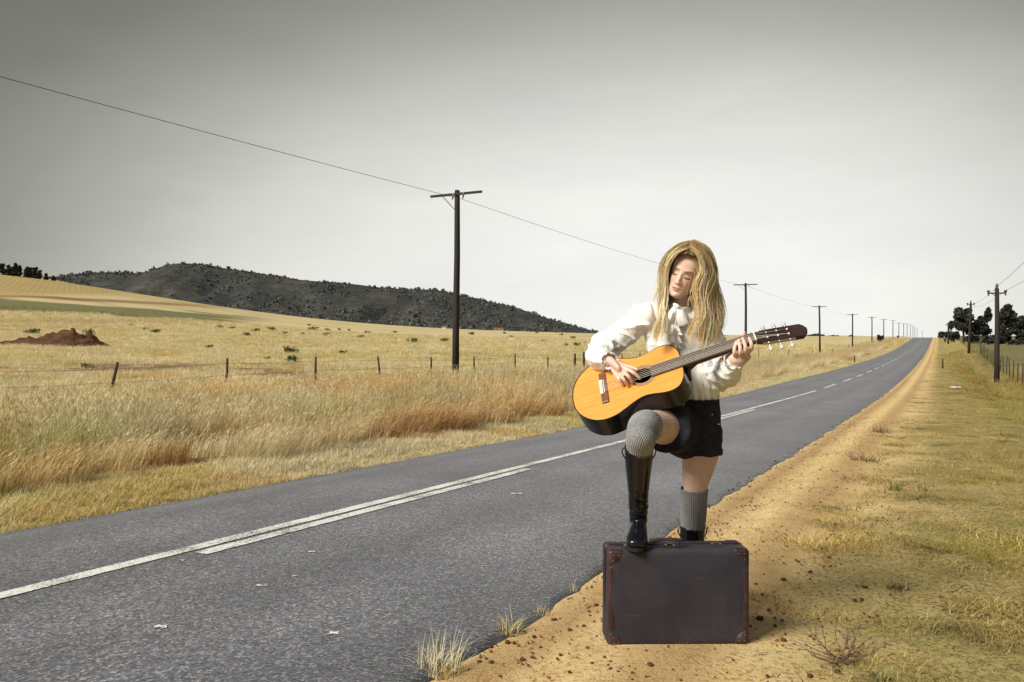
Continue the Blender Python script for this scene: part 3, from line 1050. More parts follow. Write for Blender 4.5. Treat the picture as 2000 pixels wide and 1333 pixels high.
def tuft(name, loc, label, mat, n=40, rad=.05, h=(.05, .16), lean=(.3, 1.2), wd=.004, mat2=None, n2=0, h2=(.2, .3), lean2=(.1, .6), az2=None, group=None):
    root = empty(name, loc)
    mb = MB()
    for _ in range(n):
        r = rad * math.sqrt(random.random()); a = random.random() * 6.283
        blade(mb, (r * math.cos(a), r * math.sin(a), -.01), random.uniform(*h), random.uniform(*lean), random.gauss(a, .8), wd * random.uniform(.7, 1.4), random.uniform(.3, 1.2))
    o = mb.build('leaf_blades', mat)
    o['kind'] = 'stuff'
    o.parent = root
    if n2:
        mb = MB()
        for _ in range(n2):
            r = rad * math.sqrt(random.random()); a = random.random() * 6.283
            blade(mb, (r * math.cos(a), r * math.sin(a), -.01), random.uniform(*h2), random.uniform(*lean2), (random.random() * 6.28 if az2 is None else random.gauss(az2, .4)), wd * .8, random.uniform(.3, 1.2), 4)
        o = mb.build('dry_stalks', mat2 or mat)
        o['kind'] = 'stuff'
        o.parent = root
    tag(root, label, 'grass tuft', group)
    return root


def at_px(px, py, dz=0.0):
    x_, y_ = ground_hit(px, py)
    s_, w_ = sw(x_, y_)
    z_ = gz(x_, y_)
    if w_ < WR + .12:
        z_ = max(z_, float(z_road(s_, WR)) + .004)
    return (x_, y_, z_ + dz)


G_T = 'grass tufts on the sandy shoulder'
tuft('grass_tuft', at_px(868, 1322), 'big straw tuft with long pale stalks hanging over the tarmac edge, lowest in the picture', m_tuft_y, 90, .06, (.04, .13), (.3, 1.3), .004, m_tuft_w, 26, (.08, .19), (.3, 1.3), 1.2, G_T)
tuft('grass_tuft', at_px(838, 1331), 'pale white grass fringe spilling onto the road below the long-stalked tuft', m_tuft_w, 60, .06, (.02, .07), (.6, 1.8), .004, m_tuft_w, 10, (.08, .16), (.2, 1.0), 1.9, G_T)
tuft('grass_tuft', at_px(992, 1240), 'spiky straw tuft at the tarmac edge left of the suitcase', m_tuft_y, 70, .045, (.03, .09), (.5, 1.6), .0035, m_tuft_w, 16, (.06, .13), (.1, 1.0), 2.2, G_T)
tuft('grass_tuft', at_px(1062, 1203), 'small faded tuft on the sand beside the spiky one', m_tuft_y, 30, .04, (.02, .05), (.6, 1.6), .003, None, 0, group=G_T)
tuft('grass_tuft', at_px(1116, 1160), 'few thin pale blades standing at the broken tarmac edge', m_tuft_w, 9, .03, (.03, .09), (.1, .7), .003, None, 0, group=G_T)
tuft('grass_tuft', at_px(1753, 1150), 'dark olive tuft of stiff blades alone in the trampled turf', m_tuft_d, 70, .05, (.03, .075), (.4, 1.5), .0035, m_tuft_y, 8, (.04, .08), (.4, 1.2), None, G_T)
tuft('grass_tuft', at_px(1750, 958), 'dark little tuft where the sand meets the turf, beyond the suitcase', m_tuft_g, 50, .07, (.05, .12), (.2, 1.2), .006, group=G_T)
tuft('grass_tuft', at_px(1803, 960), 'thin upright tuft right of the dark little one', m_tuft_d, 26, .05, (.05, .13), (.1, .8), .005, group=G_T)
tuft('grass_tuft', at_px(1795, 878), 'pale tuft in the turf high up the shoulder', m_tuft_y, 40, .09, (.06, .14), (.2, .9), .007, group=G_T)
tuft('grass_tuft', at_px(1718, 845), 'scrubby dark tuft between the wheel tracks, farthest along the shoulder', m_tuft_d, 60, .16, (.06, .22), (.2, 1.1), .008, group=G_T)
tuft('grass_tuft', at_px(1690, 900), 'wide scraggy brown tuft between the wheel tracks', m_tuft_d, 70, .16, (.04, .15), (.3, 1.2), .007, group=G_T)
tuft('grass_tuft', at_px(1655, 938), 'flat brown tuft on the sand nearest to the wheel track', m_tuft_d, 40, .11, (.02, .07), (.6, 1.6), .006, group=G_T)
tuft('grass_tuft', at_px(1435, 978), 'low grey-green tuft at the tarmac edge right of the girl', m_tuft_g, 36, .08, (.02, .06), (.5, 1.5), .005, group=G_T)
tuft('grass_tuft', at_px(1728, 1330), 'green-brown tuft cut by the lower edge of the picture', m_tuft_g, 60, .05, (.02, .06), (.4, 1.4), .0035, m_tuft_y, 10, (.03, .07), (.6, 1.4), None, G_T)


def twig_plant(loc):
    root = empty('flowering_weed', loc)
    st, buds = MB(), []
    for k in range(20):
        az = random.uniform(0, 6.28)
        L = random.uniform(.08, .19)
        p0 = Vector((random.gauss(0, .02), random.gauss(0, .02), 0))
        pts = [p0]
        d = Vector((math.cos(az), math.sin(az) * .6, random.uniform(.15, .55))).normalized()
        for i in range(6):
            d = (d + Vector((random.gauss(0, .18), random.gauss(0, .18), random.gauss(.03, .12)))).normalized()
            pts.append(pts[-1] + d * L / 6)
            if i > 1 and random.random() < .6:
                e = (d + Vector((random.gauss(0, .7), random.gauss(0, .7), random.gauss(.2, .4)))).normalized()
                q = pts[-1] + e * random.uniform(.02, .05)
                st.tube([pts[-1], q], [.0013, .0008], 4)
                if random.random() < .6:
                    buds.append(MB().tube([q, q + e * .004, q + e * .010], [.001, .0036, .001], 6))
        st.tube(pts, [.0024, .0022, .002, .0018, .0016, .0014, .001], 5)
        if random.random() < .7:
            buds.append(MB().tube([pts[-1], pts[-1] + d * .006, pts[-1] + d * .015], [.0012, .0045, .001], 6))
    st.build('stems', m_stem).parent = root
    for bm_ in buds:
        bm_.build('flower_bud', m_bud).parent = root
    tag(root, 'sprawling twiggy weed with purple buds lying on the turf in front of the suitcase', 'weed')


twig_plant(at_px(1640, 1292))

# ================================================================== MOUND, BUSHES, FIELD
m_red = simple('red_earth', (.095, .048, .026), .95, .1, .5, 1.5, 1.0, 3, bdist=.2)
mY = 60.0
mc = W(112, 676, mY)
nu, nv = 46, 40
co = []
for i in range(nu):
    r = i / (nu - 1)
    for k in range(nv):
        a = 2 * math.pi * k / nv
        rx = 3.0 if math.cos(a) > 0 else (3.2 + 2.8 * max(0, -math.cos(a)) ** 6)
        x_, y_ = mc.x + r * rx * math.cos(a), mY + 1.8 + r * 2.2 * math.sin(a)
        prof = max(0, 1 - r) ** 1.0 * 1.22 * (1 + .12 * math.cos(a)) + .24 * math.exp(-((r - .0) / .16) ** 2)
        nzv = mnoise.fractal((x_ * .9, y_ * .9, 3), 1, 2, 5) * .46 + mnoise.noise((x_ * 3, y_ * 3, 1)) * .16
        hh = prof + nzv * (.25 + .75 * min(1, (1 - r) * 2.2)) * (1 if r < .97 else .2)
        co.append((x_, y_, gz(x_, y_) + max(hh, -.05 if r > .97 else .03)))
mo = grid_mesh('earth_mound', np.array(co), nu, nv, m_red, close_v=True)
tag(mo, 'heap of red-brown earth dumped in the straw field', 'earth mound')
for k in range(10):
    x_, y_ = mc.x + random.uniform(-5.5, 3.6), mY + random.uniform(-.9, .2)
    if abs(x_ - mc.x) < 2.2:
        y_ = mY - .6 + random.uniform(-.3, .1)
    me = rock_mesh('earth_clod', random.uniform(.10, .24), 60 + k, .7, 2)
    me.materials.append(m_red)
    o = link('earth_clod', me)
    o.location = (x_, y_, gz(x_, y_) + .05)
    tag(o, 'lump of red earth fallen at the foot of the heap', 'clod', 'lumps of earth around the red heap')
    lump_items.append((o, px_of(np.array([x_]), np.array([y_]), 0)[0][0], 'lump of red earth fallen at the foot of the heap'))

number_labels(lump_items)
m_bush = simple('field_bush', (.105, .115, .032), .8, .2, .5, 3)


def leafy(mb, c, r, n, sz, flat=1.0, rnd=random):
    for _ in range(n):
        d = Vector((rnd.gauss(0, 1), rnd.gauss(0, 1), rnd.gauss(0, 1))).normalized() * (rnd.random() ** .4)
        q = Vector(c) + Vector((d.x * r[0], d.y * r[1], d.z * r[2]))
        nrm = Vector((rnd.gauss(0, 1), rnd.gauss(0, 1), rnd.gauss(.4, 1))).normalized()
        a = nrm.orthogonal().normalized(); b = nrm.cross(a)
        ss = sz * rnd.uniform(.6, 1.4)
        mb.add([q - a * ss, q + b * ss * .55, q + a * ss, q - b * ss * .55], [(0, 1, 2, 3)])


def bush_mesh(seed, h=.5, wd=.7):
    rnd = random.Random(seed)
    mb = MB()
    for _ in range(7):
        c = (rnd.gauss(0, wd * .28), rnd.gauss(0, wd * .28), h * rnd.uniform(.25, .6))
        leafy(mb, c, (wd * .25, wd * .25, h * .4), 26, .065, rnd=rnd)
    for _ in range(26):
        a = rnd.random() * 6.28
        blade(mb, (rnd.gauss(0, wd * .15), rnd.gauss(0, wd * .15), 0), h * rnd.uniform(.7, 1.2), rnd.uniform(.3, 1.0), a, .05, .8)
    me = bpy.data.meshes.new('field_bush')
    me.from_pydata([tuple(v) for v in mb.v], [], mb.f)
    me.materials.append(m_bush)
    return me


bushes = [bush_mesh(k) for k in range(5)]
fb = [(64, 652, 27), (172, 655, 24), (169, 718, 26), (256, 638, 14), (282, 645, 13), (304, 650, 20), (430, 642, 16), (452, 643, 13), (481, 658, 22), (500, 648, 17), (503, 640, 10), (531, 646, 20), (556, 652, 12), (590, 653, 12), (604, 636, 8),
      (409, 681, 20), (522, 703, 16), (567, 690, 34), (571, 708, 36), (668, 692, 22), (611, 646, 20), (639, 656, 16), (640, 646, 12), (663, 645, 9), (682, 646, 8), (705, 660, 18), (718, 653, 16), (771, 650, 10), (773, 663, 11), (808, 670, 24), (868, 669, 24),
      (921, 654, 14), (998, 660, 14), (1063, 668, 15), (1097, 655, 10), (1106, 675, 10), (1120, 662, 14), (1140, 671, 12), (1105, 676, 14), (1125, 677, 18), (1163, 668, 14), (1215, 664, 12), (1230, 672, 18), (1085, 650, 9), (1048, 651, 8), (985, 652, 9)]


def hit_field(px, py):
    best, bd = None, 1e9
    for Yt in np.geomspace(18, 420, 400):
        X_ = (px - 1000) / F * Yt
        z_ = gz(X_, Yt)
        e = abs(HOR - F * (z_ - CZ) / Yt - py)
        if e < bd - .15:
            bd, best = e, (X_, Yt, z_)
    return best


special = {0: 'round green bush left of the red earth heap, alone in the field', 1: 'taller green bush growing just behind the right slope of the red heap', 2: 'straggly olive bush between the red heap and the leaning fence post',
           15: 'rounded green bush standing alone in mid field above the second fence post', 17: 'wide low green bush above the third fence post, the upper of a pair', 18: 'wide low green bush above the third fence post, the lower of a pair',
           19: 'compact green bush above the fence post just left of the tall power pole', 29: 'low spreading bush in the field left of the tall power pole', 30: 'low bush tucked close behind the tall power pole'}
for i, (px_, py_, pw) in enumerate(fb):
    h_ = hit_field(px_, py_)
    if h_ is None:
        continue
    o = bpy.data.objects.new('field_bush', bushes[i % 5])
    COL.objects.link(o)
    k = pw / F * h_[1] / .95
    o.location = (h_[0], h_[1], h_[2] - .03)
    o.scale = (k, k, k * random.uniform(.75, 1.05) * (1.25 if i in (1, 15) else 1))
    o.rotation_euler = (0, 0, random.random() * 6.28)
    if px_ < 350: lab = 'small green bush in the far left field beyond the red heap'
    elif px_ < 620: lab = 'small green bush below the highest part of the hill'
    elif px_ < 890: lab = 'small green bush between the third fence post and the tall pole'
    elif px_ < 1110: lab = 'small green bush between the tall pole and the guitar'
    else: lab = 'small green bush in the field just around her right elbow'
    tag(o, special.get(i, lab), 'bush', 'green bushes scattered over the straw field')
    bush_items.append((o, px_, special.get(i, lab)))

number_labels(bush_items)
# vine rows on the left slope
Pv = []
for r in range(46):
    pxb = -260 + r * 12.0
    for d in np.linspace(275, 395, 60):
        X_ = (pxb - 1000) / F * 330 + (d - 330) * -.55
        Pv.append((X_, d))
Pv = np.array(Pv)
zv = ground(Pv[:, 0], Pv[:, 1])
pxv, pyv = px_of(Pv[:, 0], Pv[:, 1], zv)
ok = (pyv < 577) & (pxv > -250) & (pxv < 260) & (pyv < 572 + (0))
Pv, zv = Pv[ok], zv[ok]
if len(Pv):
    scatter('vine_rows', np.stack([Pv[:, 0], Pv[:, 1], zv], -1), RNG.random(len(Pv)) * 6.28, .9 + .5 * RNG.random(len(Pv)), np.tile(np.array([.55, .45, .35]), (len(Pv), 1)), stub, m_straw, 'rows of small bare vines on the straw slope', 'vines')

# ================================================================== POLES AND CABLES
m_pole = simple('creosote_wood', (.030, .024, .024), .8, .3, .4, 6, .5, 30, vec_scale=(6, 6, .6))
m_steel = simple('grey_steel', (.10, .10, .105), .6, .4, .2, 10)
m_ins = simple('insulator', (.10, .085, .075), .35, .5, .2, 10)
m_cable = simple('cable', (.12, .12, .125), .6, .3, .1, 4)


def power_pole(loc, H, arm_w, label, detail=True, lean=0.0, r0=.125, r1=.095, two=False, arm_drop=.17, rz=None):
    root = empty('power_pole', loc, rz if rz is not None else math.atan2(-E0, E1))
    mb = MB()
    mb.tube([(0, 0, -.4), (lean * .3, 0, H * .3), (lean * .7 + .02, 0, H * .65), (lean, 0, H - .06), (lean + .012, 0, H)], [r0 * 1.1, r0, (r0 + r1) / 2, r1, r1 * .8], 10 if detail else 6)
    mb.build('pole_shaft', m_pole, None, True).parent = root
    az = H - arm_drop
    MB().box((lean, -.10, az), (arm_w, .07, .085)).build('cross_arm', m_pole if not two else m_pole).parent = root
    if detail:
        MB().tube([(lean - arm_w * .27, -.10, az - .02), (lean, -.08, az - .62 * arm_w / 2.2)], .016, 6).build('brace', m_steel).parent = root
    xs = (-.04 * arm_w, .16 * arm_w) if not two else (-.45 * arm_w, .45 * arm_w)
    for xi in xs:
        ins = MB()
        if two:
            ins.tube([(lean + xi, -.1, az + .03), (lean + xi, -.1, az + .10), (lean + xi, -.1, az + .13), (lean + xi, -.1, az + .2)], [.03, .10, .10, .05], 8)
            ins.tube([(lean + xi, -.1, az - .03), (lean + xi, -.1, az - .16)], [.04, .05], 6)
        else:
            ins.tube([(lean + xi, -.12, az + .05), (lean + xi, -.12, az - .03), (lean + xi - .02, -.12, az - .09), (lean + xi - .05, -.12, az - .20)], [.02, .045, .03, .022], 7)
        ins.build('insulator', m_ins).parent = root
    if two:
        MB().tube([(lean, 0, H), (lean, 0, H + .10), (lean, 0, H + .14), (lean, 0, H + .3)], [.05, .09, .10, .03], 8).build('top_insulator', m_ins).parent = root
    tag(root, label, 'power pole', 'wooden power poles along the left side of the road' if not two else 'power poles on the right of the road')
    return root


WP = 16.0
tops = [372, 553, 597, 613, 619, 623.5, 625.5, 630.5, 632, 632.5, 634.5, 637, 640, 643, 647]
pole_labels = ['tall dark power pole standing nearest, between the hill and the girl', 'power pole seen just behind the guitar neck and her fretting hand', 'power pole right of the guitar head, third along the road',
               'fourth power pole along the left verge, before the dark bush', 'fifth power pole along the left verge, right beside the dark bush', 'sixth power pole along the left verge, just past the dark bush', 'seventh power pole along the left verge, with a low dark shrub near its foot',
               'eighth power pole in the receding line towards the crest', 'ninth power pole in the receding line towards the crest', 'tenth power pole in the receding line towards the crest', 'eleventh power pole in the receding line towards the crest',
               'twelfth power pole in the receding line towards the crest', 'thirteenth power pole in the receding line, almost at the crest', 'fourteenth power pole in the receding line, almost at the crest', 'last tiny power pole, beside the road crest']
cable_pts = []
for i in range(15):
    d = 1766 * WP * (1.057 + 1.655 * i) * 1e-3
    pxp = 1835 - 1766 * WP / d
    pxp = [889.5, 1456.4, 1601.5, 1665, 1703, 1726, 1744, 1755.5, 1765, 1771.7, 1778, 1783, 1786.5, 1791, 1801][i]
    x_ = (pxp - 1000) / F * d
    zt = CZ + (HOR - tops[i]) / F * d
    zb = gz(x_, d)
    if i >= 6:
        zb = min(zb, zt - 6.5)
    power_pole((x_, d, zb), zt - zb, 2.25 if i < 4 else 2.4, pole_labels[i], i < 6, .08 if i == 0 else (-.1 if i == 2 else .0), .125 if i < 2 else .14, .10 if i < 2 else .12)
    n_ = Vector((E1, -E0, 0))
    cable_pts.append(Vector((x_, d, zt - .38)) + n_ * .35)
first = cable_pts[0] - (cable_pts[1] - cable_pts[0]) * 1.0
first.z = cable_pts[0].z + .1


def cable(name, anchors, sag, rad, label, group=None):
    pts, rr = [], []
    for a, b in zip(anchors[:-1], anchors[1:]):
        for k in range(24):
            u = k / 24
            q = a.lerp(b, u)
            q.z -= sag * 4 * u * (1 - u)
            pts.append(q)
    pts.append(anchors[-1])
    o = MB().tube(pts, rad, 5).build(name, m_cable, None, True)
    tag(o, label, 'cable', group)
    return o


cable('power_cable', [first] + cable_pts[:4], .28, .0075, 'single thin power cable strung along the left row of poles')
# right-hand line
rp = []
for (px_, yt, yb, d, lab) in [(1947, 563, 751, 50, 'stout dark power pole with short cross arm at the right fence'), (1892, 592, 690, 97, 'slightly bent dark pole in front of the right-hand trees'),
                              (1852, 633, 655, 150, 'small distant pole at the right end of the crest'), (1853.5, 631, 655, 210, 'tiny distant pole standing close beside the small one at the crest')]:
    x_ = (px_ - 1000) / F * d
    zt = CZ + (HOR - yt) / F * d
    zb = gz(x_, d)
    power_pole((x_, d, zb), zt - zb, 1.02 if d == 50 else .8, lab, d < 60, .22 if d == 97 else .0, .15, .12, True, .33 if d == 50 else .2)
    rp.append(Vector((x_, d, zt)))
for (dx, dz, lab) in [(.10, .2, 'upper power cable leaving the stout right-hand pole overhead'), (.48, -.15, 'lower power cable leaving the stout right-hand pole overhead')]:
    a1 = rp[0] + Vector((E1 * dx, -E0 * dx, dz)); a2 = rp[1] + Vector((E1 * dx * .5, -E0 * dx * .5, dz - .4))
    a0 = a1 - (a2 - a1); a0.z = a1.z + .6 + (.6 if dx < .2 else 0)
    cable('power_cable', [a0, a1, a2], 0.35, .010, lab, 'cables of the right-hand power line')

# ================================================================== FENCES
m_post = simple('weathered_post', (.062, .046, .036), .9, .2, .45, 10, .5, 40)
m_wire = simple('fence_wire', (.16, .135, .11), .6, .3, .2, 5)


def fence(name, label, spots, wires, post_r=.035, mat=m_post):
    """spots: (x,y,ground z, height, lean x, lean y, radius factor)"""
    x0, y0, z0 = spots[0][:3]
    root = empty(name, (x0, y0, z0))
    org = Vector((x0, y0, z0))
    for (x_, y_, z_, h_, lx, ly, rf) in spots:
        b = Vector((x_, y_, z_)) - org
        mb = MB()
        j = lambda: random.gauss(0, .012)
        mb.tube([b + Vector((0, 0, -.3)), b + Vector((lx * .3 + j(), ly * .3, h_ * .33)), b + Vector((lx * .66 + j(), ly * .66, h_ * .68)), b + Vector((lx, ly, h_))], [post_r * rf * 1.1, post_r * rf, post_r * rf * .95, post_r * rf * .85], 7)
        o = mb.build('fence_post', mat, None, True)
        o.parent = root
    for hf in wires:
        pts = []
        for a, b in zip(spots[:-1], spots[1:]):
            for u in (0, .5):
                pa = Vector((a[0] + a[4] * hf, a[1] + a[5] * hf, a[2] + a[3] * hf)); pb = Vector((b[0] + b[4] * hf, b[1] + b[5] * hf, b[2] + b[3] * hf))
                q = pa.lerp(pb, u) - org
                q.z -= .02 if u else 0
                pts.append(q)
        o = MB().tube(pts, .0035, 4).build('fence_wire', m_wire)
        o.parent = root
    tag(root, label, 'fence')
    return root


fp = []
ptop = [(230, 708), (444, 700), (617, 697), (738, 696), (842, 698), (926, 697), (1006, 692), (1070, 697), (1123, 691), (1140, 688), (1178, 690), (1215, 690), (1250, 689)]
for i, (pxt, pyt) in enumerate([(-330, 715), (-40, 712)] + ptop):
    pxb = {230: 207, 444: 437, 738: 743, 617: 615}.get(pxt, pxt)
    d = 1766 * WP / (1835 - pxb)
    xb, xt = (pxb - 1000) / F * d, (pxt - 1000) / F * d
    zb = gz(xb, d)
    zt = CZ + (HOR - pyt) / F * d
    fp.append((xb, d, zb, max(.6, zt - zb), xt - xb, 0.0, 1.9 if pxt in (1123, 1140) else 1.0))
for k in range(46):
    s_ = sw(fp[-1][0], fp[-1][1])[0] + 3.4 * (k + 1)
    x_, y_ = xy(s_, -15.6)
    fp.append((x_, y_, gz(x_, y_), random.uniform(1.0, 1.25), random.gauss(0, .09), 0, 1.0))
fence('wire_fence', 'leaning wooden posts and sagging wire between roadside grass and straw field', fp, (.35, .62, .88))
rf = []
for k in range(26):
    s_ = 30 + 3.2 * k
    x_, y_ = xy(s_, 4.3)
    rf.append((x_, y_, gz(x_, y_), random.uniform(1.25, 1.45), random.gauss(0, .05), 0, 1.15))
fence('wire_fence', 'dark posts and wire behind the stout pole on the right', rf, (.3, .6, .9))


def short_post(px_, yb, yt, d, lab, r=.06):
    x_ = (px_ - 1000) / F * d
    zb = gz(x_, d)
    h_ = (yb - yt) / F * d
    root = empty('marker_post', (x_, d, zb))
    MB().tube([(0, 0, -.2), (.01, 0, h_ * .6), (0, 0, h_)], [r, r * .95, r * .85], 8).build('post_shaft', m_post, None, True).parent = root
    MB().tube([(0, 0, h_), (0, 0, h_ + .05)], [r * .9, r * .5], 8).build('post_cap', m_steel, None, True).parent = root
    tag(root, lab, 'marker post')


short_post(1841, 712, 693, 58, 'short dark marker post alone in the grass right of the road')
short_post(1669, 712, 699, 72, 'short leaning marker post on the left verge below the bank')
# white scrap of paper
x_, y_ = ground_hit(1866, 760)
mb = MB()
co = []
for i in range(9):
    for k in range(7):
        u, v_ = i / 8 - .5, k / 6 - .5
        co.append((u * .34, v_ * .24, .05 + .05 * mnoise.noise((u * 5, v_ * 5, 2)) + .03 * mnoise.noise((u * 13, v_ * 13, 4))))
m_paper = simple('paper', (.78, .76, .74), .8, .3, .06, 20)
o = grid_mesh('paper_scrap', np.array(co), 9, 7, m_paper)
sm = o.modifiers.new('thick', 'SOLIDIFY'); sm.thickness = .004
o.location = (x_, y_, gz(x_, y_) + .02)
tag(o, 'crumpled white paper scrap lying in the green grass on the right', 'litter')

# ================================================================== TREES, HILL
m_leaf_dark, t, p = mat_new('dark_foliage')
rp_ = N(t, 'ShaderNodeNewGeometry').outputs['Random Per Island']
t.links.new(ramp(t, rp_, [(0, (.022, .024, .026)), (.6, (.044, .048, .040)), (1, (.080, .084, .056))]), p.inputs['Base Color'])
p.inputs['Roughness'].default_value = .8
p.inputs['Specular IOR Level'].default_value = .2
m_bark = simple('bark', (.05, .04, .035), .9, .2, .4, 5)


def tree(loc, H, lobes, label, cat='tree', trunk_h=None, r=.16, leaf=.26, per=220, seed=0, group=None, lean=0, name='tree'):
    """lobes: (dx, dz, rx, rz) in metres relative to the foot"""
    rnd = random.Random(seed)
    root = empty(name, loc)
    mb = MB()
    for (dx, dz, rx, rz) in lobes:
        sub = max(5, int(rx * rz * 3.2))
        for _ in range(min(sub, 16)):
            d = Vector((rnd.gauss(0, 1), rnd.gauss(0, 1), rnd.gauss(0, 1))).normalized() * rnd.random() ** .5
            q = (dx + d.x * rx * .85, d.y * rx * .85, dz + d.z * rz * .85)
            k = rnd.uniform(.26, .52)
            leafy(mb, q, (rx * k, rx * k, rz * k * .9), int(per / max(1, min(sub, 16)) * 2.2), leaf, rnd=rnd)
    mb.build('crown', m_leaf_dark).parent = root
    tk = MB()
    th = trunk_h or H * .55
    tk.tube([(0, 0, -.3), (lean * .4, 0, th * .5), (lobes[0][0] * .7 + lean, 0, th)], [r * 1.3, r, r * .6], 8)
    for (dx, dz, rx, rz) in lobes:
        tk.tube([(lean * .4, 0, th * .55), ((dx + lean) * .6, .1, (th * .5 + dz) * .5), (dx, 0, dz + rz * .3)], [r * .6, r * .45, r * .2], 6)
    tk.build('trunk', m_bark, None, True).parent = root
    tag(root, label, cat, group)
    return root


def pxm(n, d):
    return n / F * d


def tree_px(px, ybase, d, lobes_px, label, seed, **kw):
    """lobes in photograph pixels: (cx, cy, rx, ry)"""
    x_ = (px - 1000) / F * d
    zb = gz(x_, d)
    zb2 = min(zb, CZ + (HOR - ybase) / F * d)
    lb = [(pxm(cx - px, d), CZ + (HOR - cy) / F * d - zb2, pxm(rx, d), pxm(ry, d)) for (cx, cy, rx, ry) in lobes_px]
    H = max(l[1] + l[3] for l in lb)
    return tree((x_, d, zb2), H, lb, label, seed=seed, **kw)


GT = 'dark trees on the right beyond the paddock'
tree_px(1882, 672, 128, [(1882, 622, 17, 20), (1875, 640, 13, 14), (1890, 638, 12, 16), (1886, 608, 11, 8)], 'dark round-headed tree nearest to the road crest on the right', 3, per=900, leaf=.30, group=GT)
tree_px(1917, 674, 128, [(1914, 634, 11, 16), (1912, 648, 14, 12), (1931, 622, 7, 18), (1925, 645, 10, 14)], 'dark tree with a tall thin second top, behind the bent pole', 4, per=900, leaf=.30, group=GT, lean=.4)
tree_px(1963, 676, 120, [(1966, 618, 17, 24), (1958, 640, 13, 22), (1978, 630, 16, 26), (1970, 655, 20, 16)], 'broad dark tree right of the stout pole, tallest of the right-hand trees', 5, per=900, leaf=.30, group=GT)
tree_px(1996, 676, 120, [(1996, 628, 14, 24), (2006, 635, 16, 26), (1994, 655, 14, 18)], 'broad dark tree at the edge of the picture on the right', 6, per=900, leaf=.30, group=GT)
tree_px(2040, 676, 124, [(2036, 622, 18, 26), (2050, 640, 16, 26)], 'dark tree standing beyond the one at the right edge', 7, per=400, leaf=.24, group=GT)
for i, (cx, cy, rx, ry, d, lab) in enumerate([(1846, 652, 13, 7, 170, 'low dark thicket on the crest right of the road'), (1863, 656, 11, 9, 150, 'low dark thicket between the crest and the first dark tree'), (1858, 636, 4, 9, 160, 'thin wispy sapling left of the first dark tree'),
                                              (1900, 660, 12, 8, 126, 'dark undergrowth between the first two right-hand trees'), (1930, 662, 14, 8, 118, 'dark undergrowth left of the stout pole'), (1952, 664, 14, 9, 116, 'dark undergrowth just behind the stout pole'), (1985, 668, 18, 9, 112, 'dark undergrowth under the broad right-hand trees')]):
    tree_px(cx, cy + ry + 2, d, [(cx, cy, rx, ry), (cx - rx * .4, cy + 2, rx * .6, ry * .8), (cx + rx * .5, cy + 2, rx * .6, ry * .8)], lab, 20 + i, cat='bush', trunk_h=.4, per=600, leaf=.26, name='dark_bush', group='dark bushes below the right-hand trees')
tree_px(1721, 668, 205, [(1721, 659, 6, 7), (1719, 663, 5, 5)], 'round dark bush on the left verge between two poles', 40, cat='bush', trunk_h=.4, per=340, leaf=.22, name='dark_bush')
tree_px(1754, 663, 300, [(1754, 659, 2.2, 3)], 'tiny dark shrub at the foot of a distant pole', 41, cat='bush', trunk_h=.4, per=120, leaf=.25, name='dark_bush')
for i, (cx, ct, rx, cb) in enumerate([(6, 514, 7, 541), (17, 517, 6, 542), (29, 514, 7, 543), (38, 517, 5, 543), (52, 520, 6, 545), (60, 523, 5, 546), (69, 522, 6, 547), (77, 528, 5, 547), (90, 535, 3.5, 549), (105, 541, 3, 550), (-14, 514, 8, 541), (-30, 510, 8, 540)]):
    h_ = (cb - ct)
    labs = ['dark pine at the left edge of the hilltop row', 'dark pine, second from the left edge on the slope crest', 'broad dark pine, tallest in the middle of the slope crest row', 'narrow dark pine leaning on the broad one', 'dark pine right after the gap in the row', 'narrow dark pine second after the gap', 'dark pine third after the gap in the row', 'small dark pine fourth after the gap', 'little dark pine standing alone right of the row', 'tiniest pine where the slope crest meets the hill', 'dark pine just out at the left of the row', 'dark pine farthest left of the row']
    tree_px(cx, cb, 410, [(cx, ct + h_ * .20, rx * .55, h_ * .22), (cx, ct + h_ * .46, rx * .95, h_ * .26), (cx, ct + h_ * .74, rx * 1.25, h_ * .28)], labs[i], 60 + i, per=420, leaf=.55, r=.2, name='pine_tree', group='row of dark pines on the left slope')
# the wooded hill
ridge = pchip([-1400, -900, -500, -250, 0, 100, 150, 200, 240, 270, 300, 325, 350, 400, 440, 470, 540, 600, 650, 700, 760, 810, 850, 900, 950, 1000, 1050, 1100, 1150, 1185, 1230, 1300],
              [600, 560, 540, 548, 545, 541, 535, 532, 532, 534, 526, 518, 514.5, 517, 524, 528, 539, 548, 551, 556, 563, 565, 567, 577, 588, 599, 616, 631, 644, 651, 657, 662])
pxs = np.arange(-1400, 1310, 7.0)
vrow = np.linspace(0, 1, 34)
HX, HY, HZ = [], [], []
for u in vrow:
    for px_ in pxs:
        if u <= .7:
            q = u / .7
            d = 760 + 640 * q
            zb = -14.0
            zr_ = (HOR - float(ridge(px_))) / F * 1400
            k = q ** 1.15
            gully = mnoise.fractal((px_ * .012, q * 2.2, 0), 1, 2, 5) * 15 * math.sin(math.pi * q) * min(1, max(0, zr_) / 40)
            z_ = zb + (zr_ - zb) * (k * .88 + .12 * math.sin(q * math.pi / 2)) + gully * 1.1
            X_ = (px_ - 1000) / F * 1400 * (1 - .32 * (1 - q))
        else:
            q = (u - .7) / .3
            d = 1400 + 700 * q
            zr_ = (HOR - float(ridge(px_))) / F * 1400
            z_ = zr_ * (1 - q ** 1.3) - 20 * q
            X_ = (px_ - 1000) / F * 1400
        HX.append(X_); HY.append(d); HZ.append(z_ + CZ)
m_hill, t, p = mat_new('hill_scrub_soil')
v = obj_vec(t)
na_ = noise_tex(t, .012, 6, .65, v); nb_ = noise_tex(t, .09, 5, .7, v)
